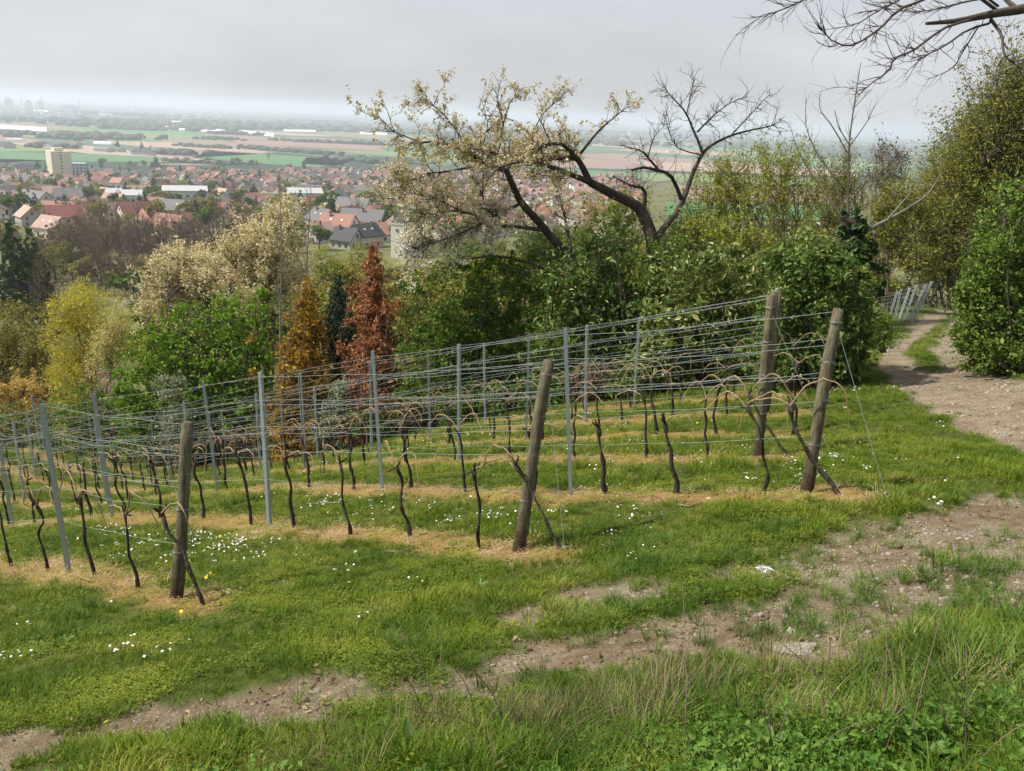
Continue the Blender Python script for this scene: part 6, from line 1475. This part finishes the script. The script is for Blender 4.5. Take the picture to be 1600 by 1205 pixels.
def slab():
    c = G(1275, 1008); c[2] = gz(c[0], c[1]) + .004; r = thing('stone_slab', 'flat pale stone slab set in the earth at the edge of the long grass', 'stone', c); rng = np.random.default_rng(3)
    for k, (dx, w) in enumerate([(-.10, .15), (.12, .12)]):
        n = 9; th = np.sort(rng.uniform(0, 2 * np.pi, n)); p = np.stack([np.cos(th) * w + dx, np.sin(th) * w * .5, np.zeros(n)], 1); m = MB(); top = [(q[0] * .93 + dx * .07, q[1] * .93, -.004 + rng.normal() * .006) for q in p]
        m.poly(top)
        for i in range(n): m.poly([tuple(p[i] - [0, 0, .05]), tuple(p[(i + 1) % n] - [0, 0, .05]), top[(i + 1) % n], top[i]])
        link('slab_piece', m.mesh('slab_piece', M['slab']), r)
slab()
M['dock'] = leaf_mat('dock_leaf', [(.06, .13, .02), (.11, .20, .035)], transl=.3, rough=.5, spec=.25)
def dock(px, py, n, L, label, seed):
    c = G(px, py); c[2] = gz(c[0], c[1]); r = thing('broad_leaved_weed', label, 'weed', c, group='broad leaved weeds'); rng = np.random.default_rng(seed)
    for i in range(n):
        a = 2 * np.pi * i / n + rng.normal() * .3; o = np.array([math.cos(a), math.sin(a), 0]); sd = np.array([-o[1], o[0], 0]); l = L * rng.uniform(.6, 1.15); t = np.linspace(0, 1, 7)
        el = 1.15 - 1.0 * t * rng.uniform(.7, 1.3); st = np.stack([np.cos(el), np.sin(el)], 1) * l / 6; cum = np.vstack([[0, 0], np.cumsum(st[1:], 0)]); p = o * cum[:, :1] + np.array([0, 0, 1]) * cum[:, 1:]
        w = l * .17 * np.array([.25, .5, .9, 1.0, .9, .6, .05]); wav = rng.normal(size=7) * .006
        v = np.stack([p - sd * w[:, None] + [0, 0, .012], p + np.stack([np.zeros(7), np.zeros(7), wav], 1), p + sd * w[:, None] + [0, 0, .012]], 1).reshape(-1, 3)
        q = [(3 * k + m_, 3 * k + m_ + 1, 3 * k + m_ + 4, 3 * k + m_ + 3) for k in range(6) for m_ in (0, 1)]
        link('leaf', mesh_np('dock_leaf', v, np.array(q), M['dock'], True, {'v': np.full(len(v), rng.random())}), r)
for k_, a_ in enumerate([(748, 918, 9, .11, 'broad leaved weed in the grass before the middle wooden post'), (1445, 1185, 8, .17, 'broad leaved weed low in the bottom right corner'), (1200, 1180, 9, .15, 'broad leaved weed at the bottom of the bank'), (100, 1010, 7, .12, 'broad leaved weed in the grass at the left edge'), (1560, 1130, 8, .18, 'broad leaved weed at the right edge of the bank'), (640, 1180, 7, .13, 'broad leaved weed at the bottom centre')]): dock(*a_, 950 + k_)
def feather():
    c = G(1191, 895); c[2] = gz(c[0], c[1]); r = thing('white_feather', 'small white fluffy feather lying on the headland grass', 'feather', c + [0, 0, .03]); rng = np.random.default_rng(4)
    q = [(np.array([[-.05, 0, .01], [0, .005, .03], [.06, 0, .015]]), np.array([.003, .003, .001]))]; link('quill', tube_mesh('quill', q, M['bark_pale'], 4), r)
    n = 90; t = rng.uniform(-.05, .06, n); pos = np.stack([t, rng.normal(size=n) * .018, .02 + rng.random(n) * .03], 1); v, f, a = leaves_np(rng, pos, .035, None, .5, .25)
    tag(link('down', mesh_np('down', v, f, M['petal'], False, {'v': a}), r), kind='stuff')
feather()
for j in range(26):
    px, py = rf_.uniform(1020, 1560), rf_.uniform(1120, 1230)
    if j > 17: px = rf_.uniform(600, 1100); py = rf_.uniform(1100, 1200)
    b = G(px, min(py, 1200)); b[2] = gz(b[0], b[1]); L = rf_.uniform(.3, .62); ln = rf_.normal(size=2) * .18; r = thing('dry_stalk', 'thin dark dry stalk rising from the foreground grass' if j <= 17 else 'thin dry stalk in the grass left of the bank', 'stalk', b, group='dry stalks in the foreground')
    sp = (smooth_line([np.zeros(3), np.array([ln[0] * .3, ln[1] * .3, L * .5]), np.array([ln[0], ln[1], L])], 8), np.linspace(.0035, .0015, 8))
    link('stem', tube_mesh('stem', [sp], M['dry' if j % 3 else 'twig'], 4), r)
    t = side_twigs(rf_, [sp], 4, (.04, .14), .0018, 4, .5, .6, .4); link('side_stem', tube_mesh('side_stem', [t[0]], M['dry'], 3), r); link('side_stem', tube_mesh('side_stem', [t[1]], M['dry'], 3), r)

# ------------------------------------------------------------------ air
m_, N_, L_ = new_mat('haze_air'); o_ = N_.new('ShaderNodeOutputMaterial'); pv = N_.new('ShaderNodeVolumePrincipled')
pv.inputs['Density Attribute'].default_value = ''; m_.cycles.homogeneous_volume = True; pv.inputs['Color'].default_value = (.80, .885, 1.0, 1); pv.inputs['Density'].default_value = .00017; pv.inputs['Anisotropy'].default_value = .2
L_.new(pv.outputs[0], o_.inputs['Volume'])
hz = MB(); hz.box(-60000, -60000, -1.5, 60000, 60000, 152); hzo = link('haze', hz.mesh('haze', m_)); tag(hzo, 'thin bluish haze over the plain', 'haze', None, 'stuff')

# ------------------------------------------------------------------ labels that single out look-alikes
LANDM = [(15, 'left edge conifers'), (95, 'large dark red roof'), (140, 'yellow willow'), (215, 'dark red roof'), (310, 'lilac bush'), (420, 'upright blossoming cherry'), (480, 'golden conifer'), (583, 'rust brown conifer'), (690, 'spreading cherry'), (905, 'laurel shrub'), (1020, 'forked cherry'), (1150, 'airy young trees'), (1325, 'ivy clad pollard'), (1450, 'leaning steel posts')]
tops = [o for o in SC.objects if o.parent is None and o.get('label') and o.get('kind') is None]
same = {}
for o in tops: same.setdefault(o['label'], []).append(o)
for lab, lst in same.items():
    if len(lst) < 2: continue
    info = []
    for o in lst:
        px, py, d = project(np.array(o.location)); info.append((float(px), float(d), o))
    if lst[0].name.split('.')[0] in ('vineyard_stake', 'cut_cane', 'dry_stalk'):
        for i, (px, d, o) in enumerate(sorted(info, key=lambda t: t[0])): o['label'] = f'{lab}, {NTH[min(i, 29)]} from the left'
        continue
    sub = {}
    for px, d, o in info: sub.setdefault(min(LANDM, key=lambda l: abs(l[0] - px))[1], []).append((d, px, o))
    for lm, l2 in sub.items():
        for i, (d, px, o) in enumerate(sorted(l2, key=lambda t: t[0])): o['label'] = f'{lab} beyond the {lm}' + (f', {NTH[min(i, 29)]} back' if len(l2) > 1 else '')
